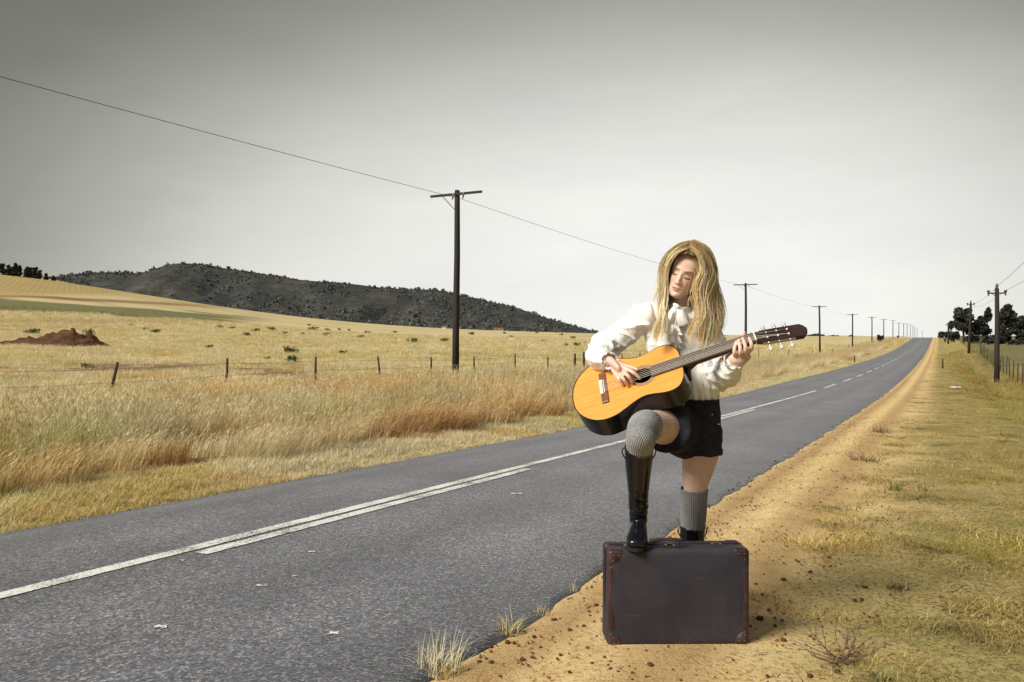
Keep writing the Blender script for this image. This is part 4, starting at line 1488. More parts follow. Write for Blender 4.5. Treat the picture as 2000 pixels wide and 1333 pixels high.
hc = ramp(t, na_, [(.30, (.040, .043, .045)), (.46, (.054, .056, .053)), (.56, (.066, .066, .059)), (.66, (.090, .084, .070)), (.76, (.15, .125, .095))])
hc = mix(t, .85, hc, ramp(t, nb_, [(.3, (.5, .5, .54)), (.5, (1, 1, 1)), (.72, (1.5, 1.45, 1.35))]), 'MULTIPLY')
t.links.new(hc, p.inputs['Base Color'])
p.inputs['Roughness'].default_value = .95
p.inputs['Specular IOR Level'].default_value = .1
bump(t, p, nb_, 1.0, 6)
hill = grid_mesh('hill', np.stack([HX, HY, HZ], -1), len(vrow), len(pxs), m_hill)
tag(hill, kind='structure')
m_scrub, t, p = mat_new('scrub')
t.links.new(mix(t, 1, attr(t, 'tint', 'INSTANCER').outputs['Color'], (.16, .17, .165), 'MULTIPLY'), p.inputs['Base Color'])
p.inputs['Roughness'].default_value = .9
p.inputs['Specular IOR Level'].default_value = .1


def blob(seed, tallf):
    rnd = random.Random(seed)
    mb = MB()
    for _ in range(6):
        leafy(mb, (rnd.gauss(0, .8), rnd.gauss(0, .8), 1.0 * tallf + rnd.gauss(0, .5)), (1.0, 1.0, .8 * tallf), 14, .8, rnd=rnd)
    me = bpy.data.meshes.new('scrub_blob')
    me.from_pydata([tuple(v) for v in mb.v], [], mb.f)
    return me


blobs = [blob(k, 1.0 if k < 3 else 2.0) for k in range(5)]
co = np.stack([HX, HY, HZ], -1).reshape(len(vrow), len(pxs), 3)
P = []
nridge = int(.7 * 33)
for _ in range(15000):
    i = random.uniform(0, nridge + .6); k = random.uniform(150, len(pxs) - 2)
    if random.random() < .12:
        i = random.uniform(nridge - 1.0, nridge + .9)
    i0, k0 = int(i), int(k); a, b = i - i0, k - k0
    q = co[i0, k0] * (1 - a) * (1 - b) + co[i0 + 1, k0] * a * (1 - b) + co[i0, k0 + 1] * (1 - a) * b + co[i0 + 1, k0 + 1] * a * b
    dens = mnoise.fractal((q[0] * .006, q[1] * .004, 5), 1, 2, 4)
    low = 1 - i / nridge
    if dens + low * .55 * (1 if 450 < pxs[k0] < 1000 else .3) + random.gauss(0, .2) > .12:
        P.append(q)
P = np.array(P)
sc_ = .45 + 1.1 * RNG.random(len(P)) ** 2.5
scatter('hill_scrub', P - np.array([0, 0, .6]), RNG.random(len(P)) * 6.28, sc_, np.stack([.55 + .7 * RNG.random(len(P))] * 3, -1) * np.array([1, 1, 1.0]), blobs, m_scrub, 'dark scrub and trees covering the long hill', 'scrub')
# far low groves on the skyline
for (cx, cy, rx, ry, lab) in [(1412, 657, 7, 3, 'tiny far grove on the skyline left of the second pole'), (1592, 657, 17, 5, 'far dark grove on the skyline behind the third pole'), (1630, 658.5, 10, 3, 'far low grove on the skyline right of the third pole'), (1662, 658.5, 6, 2.5, 'far low grove on the skyline at the fourth pole')]:
    tree_px(cx, cy + ry, 640, [(cx + k * rx * .45, cy, rx * .5, ry * (1 - .2 * abs(k))) for k in (-1.4, -.6, 0, .6, 1.4)], lab, int(cx), cat='grove', trunk_h=1, per=160, leaf=.8, name='grove')

# farm buildings at the foot of the hill
m_white = simple('white_wall', (.75, .73, .70), .9, .2, .08, 1)
m_roof = simple('brown_roof', (.20, .10, .06), .85, .2, .2, 1)
m_dark = simple('dark_opening', (.02, .02, .025), .4, .4, .1, 1)


def farm(px_, yb, d, wpx, hpx, lab, wall_h):
    x_ = (px_ - 1000) / F * d
    z_ = CZ + (HOR - yb) / F * d
    root = empty('farmhouse', (x_, d, z_))
    w_ = pxm(wpx, d); h_ = pxm(hpx, d) * wall_h; rh = pxm(hpx, d) * (1 - wall_h)
    MB().box((0, 0, h_ / 2 - 3), (w_, 6, h_ + 6)).build('wall', m_white).parent = root
    mb = MB()
    mb.add([(-w_ * .54, -3.6, h_), (w_ * .54, -3.6, h_), (w_ * .54, 3.6, h_), (-w_ * .54, 3.6, h_), (-w_ * .5, 0, h_ + rh), (w_ * .5, 0, h_ + rh)], [(0, 1, 5, 4), (2, 3, 4, 5), (1, 2, 5), (3, 0, 4), (3, 2, 1, 0)])
    mb.build('roof', m_roof).parent = root
    MB().box((-w_ * .2, -3.02, h_ * .45), (w_ * .12, .1, h_ * .5)).build('door', m_dark).parent = root
    MB().box((w_ * .22, -3.02, h_ * .55), (w_ * .14, .1, h_ * .35)).build('window', m_dark).parent = root
    tag(root, lab, 'farmhouse', 'farm buildings at the foot of the hill')


farm(869, 641, 430, 7, 5, 'small white farmhouse left of the tall power pole', .6)
farm(974, 645.5, 430, 18, 5, 'long low farm shed with brown roof right of the tall power pole', .35)

# ================================================================== MODELLING HELPERS FOR CLOSE OBJECTS
def catmull(pts, sub):
    pts = [np.asarray(p, float) for p in pts]
    out = []
    n = len(pts)
    for i in range(n - 1):
        p0 = pts[i - 1] if i > 0 else 2 * pts[0] - pts[1]
        p1, p2 = pts[i], pts[i + 1]
        p3 = pts[i + 2] if i + 2 < n else 2 * pts[-1] - pts[-2]
        for k in range(sub):
            u = k / sub
            out.append(.5 * ((2 * p1) + (-p0 + p2) * u + (2 * p0 - 5 * p1 + 4 * p2 - p3) * u**2 + (-p0 + 3 * p1 - 3 * p2 + p3) * u**3))
    out.append(pts[-1])
    return out


def loft(mb, pts, rads, side=(1, 0, 0), n=24, sub=5, round_ends=(True, True), power=2.0):
    """closed tube through pts; rads (half width along side, half depth)"""
    rads = [(r, r) if not isinstance(r, (tuple, list)) else r for r in rads]
    A = catmull([list(p) + list(r) for p, r in zip(pts, rads)], sub)
    P = [Vector(a[:3]) for a in A]
    Rr = [(max(a[3], 1e-4), max(a[4], 1e-4)) for a in A]
    side = Vector(side)
    rings, rr = [], []

    def frame(i):
        t = (P[min(i + 1, len(P) - 1)] - P[max(i - 1, 0)]).normalized()
        a = side - t * side.dot(t)
        if a.length < .15:
            a = Vector((0, 1, 0)) - t * t.y
        a.normalize()
        return t, a, t.cross(a)
    seq = []
    t, a, b = frame(0)
    if round_ends[0]:
        for q in (1.0, .92, .72, .4):
            rm = min(Rr[0])
            seq.append((P[0] - t * rm * q * .9, a, b, Rr[0][0] * math.sqrt(1 - q * q * .985), Rr[0][1] * math.sqrt(1 - q * q * .985)))
    for i in range(len(P)):
        t, a, b = frame(i)
        seq.append((P[i], a, b, *Rr[i]))
    t, a, b = frame(len(P) - 1)
    if round_ends[1]:
        for q in (.4, .72, .92, 1.0):
            rm = min(Rr[-1])
            seq.append((P[-1] + t * rm * q * .9, a, b, Rr[-1][0] * math.sqrt(1 - q * q * .985), Rr[-1][1] * math.sqrt(1 - q * q * .985)))
    vs, fs = [], []
    for (c, a, b, rx, ry) in seq:
        for k in range(n):
            th = 2 * math.pi * k / n
            ct, st = math.cos(th), math.sin(th)
            e = 2 / power
            vs.append(c + a * (math.copysign(abs(ct) ** e, ct) * rx) + b * (math.copysign(abs(st) ** e, st) * ry))
    m = len(seq)
    for i in range(m - 1):
        for k in range(n):
            k2 = (k + 1) % n
            fs.append((i * n + k, i * n + k2, (i + 1) * n + k2, (i + 1) * n + k))
    fs.append(tuple(range(n))[::-1])
    fs.append(tuple((m - 1) * n + k for k in range(n)))
    mb.add(vs, fs)
    return mb


def remeshed(name, mb, voxel, smooth_it=2, lam=.5):
    """one continuous skin around everything collected in mb"""
    me = bpy.data.meshes.new(name + '_raw')
    me.from_pydata(mb.v, [], mb.f)
    bm = bmesh.new(); bm.from_mesh(me)
    bmesh.ops.recalc_face_normals(bm, faces=bm.faces)
    bm.to_mesh(me); bm.free()
    ob = bpy.data.objects.new(name + '_raw', me)
    COL.objects.link(ob)
    md = ob.modifiers.new('r', 'REMESH'); md.mode = 'VOXEL'; md.voxel_size = voxel; md.use_smooth_shade = True
    dg = bpy.context.evaluated_depsgraph_get()
    dg.update()
    ev = ob.evaluated_get(dg)
    out = bpy.data.meshes.new_from_object(ev)
    out.name = name
    bpy.data.objects.remove(ob); bpy.data.meshes.remove(me)
    smooth_mesh(out, smooth_it, lam)
    out.polygons.foreach_set('use_smooth', [True] * len(out.polygons))
    return out


def get_co(me):
    co = np.empty(len(me.vertices) * 3, np.float32)
    me.vertices.foreach_get('co', co)
    return co.reshape(-1, 3).astype(float)


def set_co(me, co):
    me.vertices.foreach_set('co', np.asarray(co, np.float32).ravel())
    me.update()


def smooth_mesh(me, it, lam=.5, weight=None):
    if not it:
        return
    co = get_co(me)
    ed = np.empty(len(me.edges) * 2, np.int32)
    me.edges.foreach_get('vertices', ed)
    ed = ed.reshape(-1, 2)
    deg = np.bincount(ed.ravel(), minlength=len(co)).astype(float)[:, None]
    for _ in range(it):
        acc = np.zeros_like(co)
        for c in range(3):
            acc[:, c] = np.bincount(ed[:, 0], co[ed[:, 1], c], len(co)) + np.bincount(ed[:, 1], co[ed[:, 0], c], len(co))
        d = (acc / np.maximum(deg, 1) - co) * lam
        co += d if weight is None else d * weight[:, None]
    set_co(me, co)


def normals_of(me):
    me.update()
    n = np.empty(len(me.vertices) * 3, np.float32)
    me.vertices.foreach_get('normal', n)
    return n.reshape(-1, 3).astype(float)


# ================================================================== SUITCASE
m_case, t, p = mat_new('suitcase_fabric')
v = obj_vec(t)
vw = obj_vec(t, (1, 1, 1))
wv1 = N(t, 'ShaderNodeTexWave', wave_type='BANDS', bands_direction='Z'); wv1.inputs['Scale'].default_value = 140; wv1.inputs['Distortion'].default_value = 3; wv1.inputs['Detail'].default_value = 2
wv2 = N(t, 'ShaderNodeTexWave', wave_type='BANDS', bands_direction='X'); wv2.inputs['Scale'].default_value = 120; wv2.inputs['Distortion'].default_value = 3
t.links.new(v, wv1.inputs['Vector']); t.links.new(v, wv2.inputs['Vector'])
weave = math_node(t, 'ADD', wv1.outputs['Fac'], math_node(t, 'MULTIPLY', wv2.outputs['Fac'], .5))
cc = ramp(t, noise_tex(t, 5, 5, .65, v), [(.3, (.026, .023, .034)), (.55, (.037, .032, .043)), (.75, (.056, .047, .056))])
scf = ramp(t, noise_tex(t, 3.2, 6, .72, v), [(.56, (0, 0, 0)), (.68, (.35, .35, .35))])
cc = mix(t, scf, cc, (.085, .072, .075))
scr = ramp(t, noise_tex(t, 2.0, 5, .7, obj_vec(t, (4, 4, 46))), [(.63, (0, 0, 0)), (.68, (.22, .22, .22))])
cc = mix(t, scr, cc, (.13, .11, .105))
cc = mix(t, .35, cc, ramp(t, weave, [(.2, (.55, .55, .55)), (1.2, (1.4, 1.4, 1.4))]), 'MULTIPLY')
t.links.new(cc, p.inputs['Base Color'])
p.inputs['Roughness'].default_value = .72
p.inputs['Specular IOR Level'].default_value = .3
bump(t, p, math_node(t, 'ADD', weave, math_node(t, 'MULTIPLY', noise_tex(t, 14, 4, .6, v), 2.0)), .35, .002)
m_leather = simple('oxblood_leather', (.040, .018, .019), .55, .4, .55, 18, .45, 120, coat=.05)
m_brass = simple('worn_brass', (.30, .22, .12), .35, .5, .3, 40, metal=.9)
m_seam = simple('dark_seam', (.018, .014, .016), .7, .3, .2, 30)

c0, c1 = W(1189, 1262, 3.175), W(1463, 1246, 3.202)
cd = Vector((c1.x - c0.x, c1.y - c0.y, 0))
SWD = cd.length
cd.normalize()
cb = Vector((-cd.y, cd.x, 0))
SH, SD = .386, .150
org = Vector((c0.x, c0.y, -.004)) + cd * SWD / 2 + cb * SD / 2
org.z = gz(org.x, org.y) - .006
RZs = Matrix(((cd.x, cb.x, 0), (cd.y, cb.y, 0), (0, 0, 1)))
case = empty('suitcase', org, math.atan2(cd.y, cd.x))


def rounded_box(name, c, size, r, mat, parent, seg=4, warp=0.0):
    bm = bmesh.new()
    bmesh.ops.create_cube(bm, size=1)
    for v_ in bm.verts:
        v_.co = Vector((v_.co.x * size[0], v_.co.y * size[1], v_.co.z * size[2]))
    bmesh.ops.bevel(bm, geom=list(bm.edges), offset=r, segments=seg, profile=.5, affect='EDGES')
    if warp:
        bmesh.ops.subdivide_edges(bm, edges=[e for e in bm.edges if e.calc_length() > .05], cuts=16, use_grid_fill=True)
        for v_ in bm.verts:
            q = v_.co
            k = (1 - (2 * q.x / size[0]) ** 2) * (1 - (2 * q.z / size[2]) ** 2)
            q.y += math.copysign(warp, q.y) * max(0, k) if abs(q.y) > size[1] * .4 else 0
            q.x += .004 * math.sin(q.z * 9)
            if abs(q.y) > size[1] * .4:
                q.y += .0035 * mnoise.noise((q.x * 9, q.y * 3, q.z * 9))
    for v_ in bm.verts:
        v_.co += Vector(c)
    me = bpy.data.meshes.new(name)
    bm.to_mesh(me); bm.free()
    me.polygons.foreach_set('use_smooth', [True] * len(me.polygons))
    o = link(name, me, mat)
    o.parent = parent
    return o


rounded_box('case_shell', (0, 0, SH / 2), (SWD, SD, SH), .017, m_case, case, 4, .006)
# lid seam round the case, a little forward of the middle of its depth
ys = .012
mb = MB()
hw, r_ = SWD / 2 + .0012, .012
mb.box((0, ys, SH + .0008), (SWD - .03, .006, .004)); mb.box((0, ys, .001), (SWD - .03, .006, .003))
mb.box((hw - .0005, ys, SH / 2), (.004, .006, SH - .03)); mb.box((-hw + .0005, ys, SH / 2), (.004, .006, SH - .03))
mb.build('lid_seam', m_seam).parent = case
for sx in (-1, 1):
    rounded_box('edge_trim', (sx * (SWD / 2 - .0138), -SD / 2 + .0128, SH / 2), (.030, .028, SH - .125), .009, m_leather, case, 3)
    rounded_box('edge_trim', (sx * (SWD / 2 - .0138), SD / 2 - .0128, SH / 2), (.030, .028, SH - .125), .009, m_leather, case, 3)
    for sy in (-1, 1):
        for sz in (0, 1):
            # leather cap over the corner: three curved faces hugging the rounded shell
            bm = bmesh.new()
            n_ = 9
            cx, cy, cz = sx * SWD / 2, sy * SD / 2, SH * sz
            L = .066
            sgz = 1 if sz else -1
            mb = MB()

            def face(fu, fv, fn):
                ring, vs, fs = [], [], []
                rows_ = []
                for i in range(n_):
                    row = []
                    for k in range(n_):
                        u, vv = i / (n_ - 1), k / (n_ - 1)
                        row.append((u * L, vv * L))
                    rows_.append(row)
                return rows_
            o3 = Vector((cx, cy, cz)); ins = Vector((-sx, -sy, -sgz))
            bmesh.ops.create_cube(bm, size=1)
            for v_ in bm.verts:
                v_.co = Vector((v_.co.x * L, v_.co.y * .056, v_.co.z * L)) 
            bmesh.ops.bevel(bm, geom=list(bm.edges), offset=.016, segments=4, profile=.5, affect='EDGES')
            for v_ in bm.verts:
                v_.co += Vector((cx - sx * (L / 2 - .0022), cy - sy * (.028 - .0028), cz - sgz * (L / 2 - .0022)))
                # round the inner corner of the patch off
                du, dv = abs(v_.co.x - cx), abs(v_.co.z - cz)
                ex = du + dv - L * 1.28
                if ex > 0:
                    v_.co.x += sx * ex * .5; v_.co.z += sgz * ex * .5
            me = bpy.data.meshes.new('corner_patch')
            bm.to_mesh(me); bm.free()
            me.polygons.foreach_set('use_smooth', [True] * len(me.polygons))
            o = link('corner_patch', me, m_leather)
            o.parent = case
            mbr = MB()
            for q in ((.018, .040), (.040, .018), (.02, .018)):
                px0 = Vector((cx - sx * q[0], cy + sy * .0028, cz - sgz * q[1]))
                mbr.tube([px0, px0 + Vector((0, sy * .0022, 0))], [.0032, .0014], 8)
            rv = mbr.build('rivet', m_brass, None, True)
            rv.parent = o
            rv['kind'] = 'stuff'
# handle
hx = -.045
mb = MB()
loft(mb, [(hx - .064, -.045, SH + .031), (hx - .03, -.045, SH + .0345), (hx + .03, -.045, SH + .0345), (hx + .064, -.045, SH + .031)], [(.010, .006)] * 4, side=(0, 1, 0), n=12, sub=4, power=3)
o = mb.build('handle', m_leather, None, True); o.parent = case
for q in (-.053, .053):
    m2 = MB().tube([(hx + q, -.045, SH - .004), (hx + q, -.045, SH + .028)], .0022, 8)
    m2.box((hx + q, -.045, SH + .0015), (.022, .014, .004))
    m2.build('handle_bracket', m_seam).parent = o
for q, yy in ((hx + .02, -.02), (.17, -.01), (-.19, -.01)):
    mb = MB().box((q, yy, SH + .003), (.040, .024, .007)).box((q, yy + .004, SH + .008), (.022, .010, .006))
    mb.tube([(q - .012, yy - .006, SH + .011), (q + .012, yy - .006, SH + .011)], .0028, 8)
    mb.build('latch', m_brass, None, False).parent = case
tag(case, 'old dark suitcase with oxblood leather corners standing on the sand under her boot', 'suitcase')

# ================================================================== GUITAR
Ps, Pn = W(1181.5, 758.5, 3.375), W(1474, 660.5, 3.205)
ga = (Pn - Ps).normalized()
GS = (Pn - Ps).length / .65
tl = math.radians(51)
nd = Vector((-.06, -math.cos(tl), math.sin(tl)))
gn = (nd - ga * ga.dot(nd)).normalized()
gv_ = gn.cross(ga)
if gv_.z < 0:
    gv_ = -gv_
GM = Matrix((ga, gv_, gn)).transposed()      # local u (to the head), v (up in the face), n (outwards)


def G(u, v, n=0.0):
    return Ps + (ga * u + gv_ * v + gn * n) * GS


def on_face(px, py, off):
    """point off metres above the soundboard on the line of sight through a pixel"""
    o = Vector((0, 0, CZ)); d = (W(px, py, 1.0) - o)
    k = ((Ps + gn * off) - o).dot(gn) / d.dot(gn)
    return o + d * k


guitar = empty('acoustic_guitar', Ps)
guitar.rotation_mode = 'QUATERNION'
guitar.rotation_quaternion = GM.to_quaternion()
guitar.scale = (GS, GS, GS)

m_top, t, p = mat_new('spruce_top')
v = obj_vec(t)
gr = N(t, 'ShaderNodeTexNoise'); gr.inputs['Scale'].default_value = 1; gr.inputs['Detail'].default_value = 6
mp = N(t, 'ShaderNodeMapping'); mp.inputs['Scale'].default_value = (6, 260, 6)
t.links.new(v, mp.inputs[0]); t.links.new(mp.outputs[0], gr.inputs['Vector'])
t.links.new(ramp(t, gr.outputs['Fac'], [(.3, (.62, .225, .03)), (.5, (.76, .315, .05)), (.7, (.84, .40, .08))]), p.inputs['Base Color'])
p.inputs['Roughness'].default_value = .42
p.inputs['Coat Weight'].default_value = 1.0
p.inputs['Coat Roughness'].default_value = .05
m_side = simple('dark_gloss_side', (.011, .010, .015), .28, .35, .2, 20, coat=.25)
m_neckw = simple('mahogany_neck', (.026, .011, .011), .4, .4, .3, 20, coat=.5)
m_fb = simple('rosewood_fingerboard', (.115, .085, .068), .5, .5, .35, 40, vec_scale=(1, 14, 14))
m_fret = simple('fret_wire', (.62, .60, .55), .3, .6, .05, 20, metal=.9)
m_bone = simple('bone', (.80, .76, .66), .4, .5, .05, 40)
m_bridge = simple('rosewood_bridge', (.16, .062, .032), .4, .5, .35, 60, coat=.3)
m_string = simple('nylon_string', (.75, .72, .66), .3, .6, .05, 20)
m_wound = simple('wound_string', (.45, .42, .38), .3, .6, .1, 20, metal=.7)
m_rosette = simple('rosette', (.34, .20, .09), .4, .4, .5, 260, coat=.6)
m_hole = simple('dark_inside', (.02, .014, .01), .9, .1, .1, 10)
m_peg = simple('pearl_button', (.50, .49, .46), .3, .5, .08, 40, coat=.4)

prof = pchip([-.150, -.146, -.135, -.115, -.085, -.05, -.01, .03, .07, .11, .145, .17, .20, .235, .27, .295, .315, .332, .342, .3455],
             [.0, .045, .083, .120, .152, .174, .183, .178, .161, .140, .126, .122, .126, .136, .1415, .138, .126, .099, .065, .0])
us = np.concatenate([-.150 + .5 * .1 * (1 - np.cos(np.linspace(0, math.pi / 2, 14))) * 2 * .35, np.linspace(-.112, .31, 46), .3455 - .035 * (1 - np.sin(np.linspace(0, math.pi / 2, 12)))])
us = np.array(sorted(set(np.round(us, 5))))
outline = [(u, float(prof(u))) for u in us] + [(u, -float(prof(u))) for u in us[::-1][1:-1]]


def plate(name, thick, n0, mat, hole=None, inset=0.0):
    cu = bpy.data.curves.new(name, 'CURVE')
    cu.dimensions = '2D'; cu.fill_mode = 'BOTH'; cu.extrude = thick / 2
    for ring in [outline] + ([hole] if hole else []):
        sp = cu.splines.new('POLY'); sp.points.add(len(ring) - 1)
        for q, (a, b) in zip(sp.points, ring):
            k = 1 - inset / .18 if ring is outline else 1
            q.co = ((a - .09) * k + .09, b * k, 0, 1)
        sp.use_cyclic_u = True
    ob = bpy.data.objects.new(name, cu)
    COL.objects.link(ob)
    dg = bpy.context.evaluated_depsgraph_get(); dg.update()
    me = bpy.data.meshes.new_from_object(ob.evaluated_get(dg))
    bpy.data.objects.remove(ob)
    for v_ in me.vertices:
        v_.co.z += n0
    o = link(name, me, mat)
    o.parent = guitar
    return o


HU, HR = .170, .0435
circ = lambda r, n=48: [(HU + r * math.cos(2 * math.pi * k / n), r * math.sin(2 * math.pi * k / n)) for k in range(n)]
plate('soundboard', .003, -.0015, m_top, circ(HR), .0018)
plate('back_plate', .003, -.0965, m_side)
# ribs
vs, fs = [], []
no = len(outline)
for (a, b) in outline:
    vs += [(a, b, -.0002), (a, b, -.098)]
for i in range(no):
    k = (i + 1) % no
    fs.append((2 * i, 2 * k, 2 * k + 1, 2 * i + 1))
o = mesh_obj('sides', vs, fs, m_side, None, True); o.parent = guitar
# dark binding line round the top
vs, fs = [], []
for (a, b) in outline:
    k = 1 - .0026 / .17
    vs += [(a + (a - .09) * .001, b * 1.002, .0012), ((a - .09) * k + .09, b * k, .0014)]
for i in range(no):
    k = (i + 1) % no
    fs.append((2 * i, 2 * k, 2 * k + 1, 2 * i + 1))
o = mesh_obj('binding', vs, fs, m_side, None, True); o.parent = guitar


def ring_mesh(name, r0, r1, z, mat):
    a, b = circ(r0, 64), circ(r1, 64)
    vs = [(q[0], q[1], z) for q in a] + [(q[0], q[1], z) for q in b] + [(q[0], q[1], z - .004) for q in a]
    fs = [(i, (i + 1) % 64, 64 + (i + 1) % 64, 64 + i) for i in range(64)] + [(i, 128 + i, 128 + (i + 1) % 64, (i + 1) % 64) for i in range(64)]
    o = mesh_obj(name, vs, fs, mat); o.parent = guitar
    return o


ring_mesh('rosette', HR + .001, HR + .018, .0009, m_rosette)
mesh_obj('inner_shade_disc', [(q[0], q[1], -.092) for q in circ(.10)], [tuple(range(48))], m_hole).parent = guitar  # dark disc behind the soundhole; the shade inside is its colour
# bridge with saddle and tie block
mb = MB().box((-.004, 0, .005), (.030, .182, .009))
br = mb.build('bridge', m_bridge); br.parent = guitar
b2 = br.modifiers.new('b', 'BEVEL'); b2.width = .002; b2.segments = 2
MB().box((0, 0, .0115), (.003, .078, .006)).build('saddle', m_bone).parent = br
MB().box((-.012, 0, .0115), (.013, .084, .006)).build('tie_block', m_bone).parent = br
mbk = MB()
for k in range(6):
    vv = (k - 2.5) * .0115
    mbk.tube([(-.020, vv, .010), (-.019, vv, .0158), (-.012, vv, .0168), (-.005, vv, .0158), (-.002, vv, .0145)], .0011, 6)
mbk.build('string_tie', m_wound).parent = br
# neck and fingerboard
NU = .65
fb0, fb1 = HU + HR - .004, NU
mb = MB()
w0, w1 = .0305, .026
mb.add([(fb0, -w0, .002), (fb0, w0, .002), (fb1, w1, .002), (fb1, -w1, .002), (fb0, -w0, .0085), (fb0, w0, .0085), (fb1, w1, .0085), (fb1, -w1, .0085)], [(0, 1, 2, 3), (7, 6, 5, 4), (0, 4, 5, 1), (1, 5, 6, 2), (2, 6, 7, 3), (3, 7, 4, 0)])
fbo = mb.build('fingerboard', m_fb); fbo.parent = guitar
mb = MB()
loft(mb, [(.345, 0, -.010), (.42, 0, -.009), (.55, 0, -.008), (NU - .002, 0, -.007)], [(.029, .016), (.0275, .0135), (.0265, .012), (.0255, .011)], side=(0, 1, 0), n=20, sub=4, round_ends=(False, False), power=2.4)
nk = mb.build('neck', m_neckw, None, True); nk.parent = guitar
mb = MB()
loft(mb, [(.347, 0, -.096), (.349, 0, -.06), (.356, 0, -.03), (.40, 0, -.012)], [(.022, .010), (.024, .016), (.026, .024), (.026, .012)], side=(0, 1, 0), n=16, sub=4)
mb.build('heel', m_side, None, True).parent = nk
for k in range(1, 20):
    u = NU - .65 * (1 - 2 ** (-k / 12))
    if u < fb0 + .004:
        break
    hwk = w1 + (w0 - w1) * (NU - u) / (NU - fb0)
    o = MB().tube([(u, -hwk, .0086), (u, hwk, .0086)], .0011, 6).build('fret', m_fret); o.parent = fbo
MB().box((NU + .0025, 0, .008), (.005, .053, .010)).build('nut', m_bone).parent = guitar
# scalloped head, bent slightly back
bend = math.radians(13)


def H_(u, v, n):
    return Vector((NU + .004 + u * math.cos(bend) + n * math.sin(bend), v, .004 - u * math.sin(bend) + n * math.cos(bend)))


ol = [(0, .0265), (.012, .029), (.03, .034), (.06, .0362), (.12, .0366), (.165, .0366), (.178, .037), (.186, .034), (.190, .027), (.196, .024), (.198, .015), (.203, .012), (.2045, 0)]
ring = ol + [(a, -b) for a, b in ol[::-1][1:]]
vs = [H_(a, b, 0) for a, b in ring] + [H_(a, b, -.019) for a, b in ring]
nr = len(ring)
fs = [tuple(range(nr))[::-1], tuple(nr + k for k in range(nr))] + [(k, (k + 1) % nr, nr + (k + 1) % nr, nr + k) for k in range(nr)]
hd = mesh_obj('headstock', vs, fs, m_neckw); hd.parent = guitar
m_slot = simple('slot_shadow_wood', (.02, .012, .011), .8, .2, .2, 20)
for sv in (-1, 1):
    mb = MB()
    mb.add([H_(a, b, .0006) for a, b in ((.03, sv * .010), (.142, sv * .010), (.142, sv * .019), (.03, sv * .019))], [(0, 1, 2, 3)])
    mb.build('slot_shadow', m_slot).parent = hd  # flat dark patch on the head, coloured as the slot's shadow
    # tuning plate and three machines each side
    mb = MB()
    mb.add([H_(a, sv * b, n) for a, b, n in ((.022, .0372, -.003), (.150, .0372, -.003), (.150, .0372, -.016), (.022, .0372, -.016), (.022, .0388, -.003), (.150, .0388, -.003), (.150, .0388, -.016), (.022, .0388, -.016))], [(0, 1, 2, 3), (4, 5, 6, 7), (0, 1, 5, 4), (2, 3, 7, 6), (1, 2, 6, 5), (0, 3, 7, 4)])
    mb.build('tuner_plate', m_fret).parent = hd
    for k in range(3):
        u = .045 + .042 * k
        m2 = MB()
        m2.tube([H_(u, sv * .038, -.010), H_(u, sv * .050, -.012), H_(u, sv * .056, -.013)], [.0045, .0032, .003], 8)
        m2.tube([H_(u - .005, sv * .041, -.005), H_(u + .005, sv * .041, -.005)], .0042, 8)
        pg = m2.build('tuning_machine', m_fret, None, True); pg.parent = hd
        m2 = MB()
        loft(m2, [H_(u, sv * .055, -.013), H_(u, sv * .063, -.014), H_(u, sv * .071, -.014), H_(u, sv * .0745, -.014)], [(.004, .004), (.0085, .005), (.009, .005), (.006, .004)], side=ga if False else (1, 0, 0), n=12, sub=3)
        m2.build('tuner_button', m_peg, None, True).parent = pg
        m2 = MB().tube([H_(u, sv * .0145, -.004), H_(u, sv * .0145, .005)], [.0042, .0038], 10)
        m2.build('string_roller', m_bone, None, True).parent = hd
for k in range(6):
    v0, v1 = (k - 2.5) * .0115, (k - 2.5) * .0086
    sv = 1 if k >= 3 else -1
    kk = {5: 0, 4: 1, 3: 2, 0: 0, 1: 1, 2: 2}[k]
    endp = H_(.045 + .042 * kk, sv * .0145, .003)
    o = MB().tube([(-.001, v0, .0145), (NU + .001, v1, .0130), (NU + .006, v1, .0122), tuple(endp)], .00075 if k < 3 else .0010, 5).build('string', m_string if k < 3 else m_wound)
    o.parent = guitar
tag(guitar, 'classical guitar with glossy orange spruce top and black sides held across her body', 'guitar')

# ================================================================== THE GIRL
def hV(v):
    return np.array(v, float)


# ---- head: a grid of slices with the features pushed out of the front
_za = [-.116, -.112, -.102, -.088, -.066, -.040, -.010, .020, .050, .080, .100, .110, .1135]
_a = pchip(_za, [.006, .018, .032, .043, .0535, .0615, .0675, .0715, .0725, .0635, .043, .020, .006])
_f = pchip(_za, [.066, .076, .0865, .0895, .0885, .088, .0875, .088, .084, .068, .043, .020, .006])
_b = pchip(_za, [-.058, -.046, -.016, .014, .048, .074, .092, .101, .102, .088, .058, .026, .006])


def g2(x, z, cx, cz, sx, sz):
    return np.exp(-((x - cx) / sx) ** 2 - ((z - cz) / sz) ** 2)


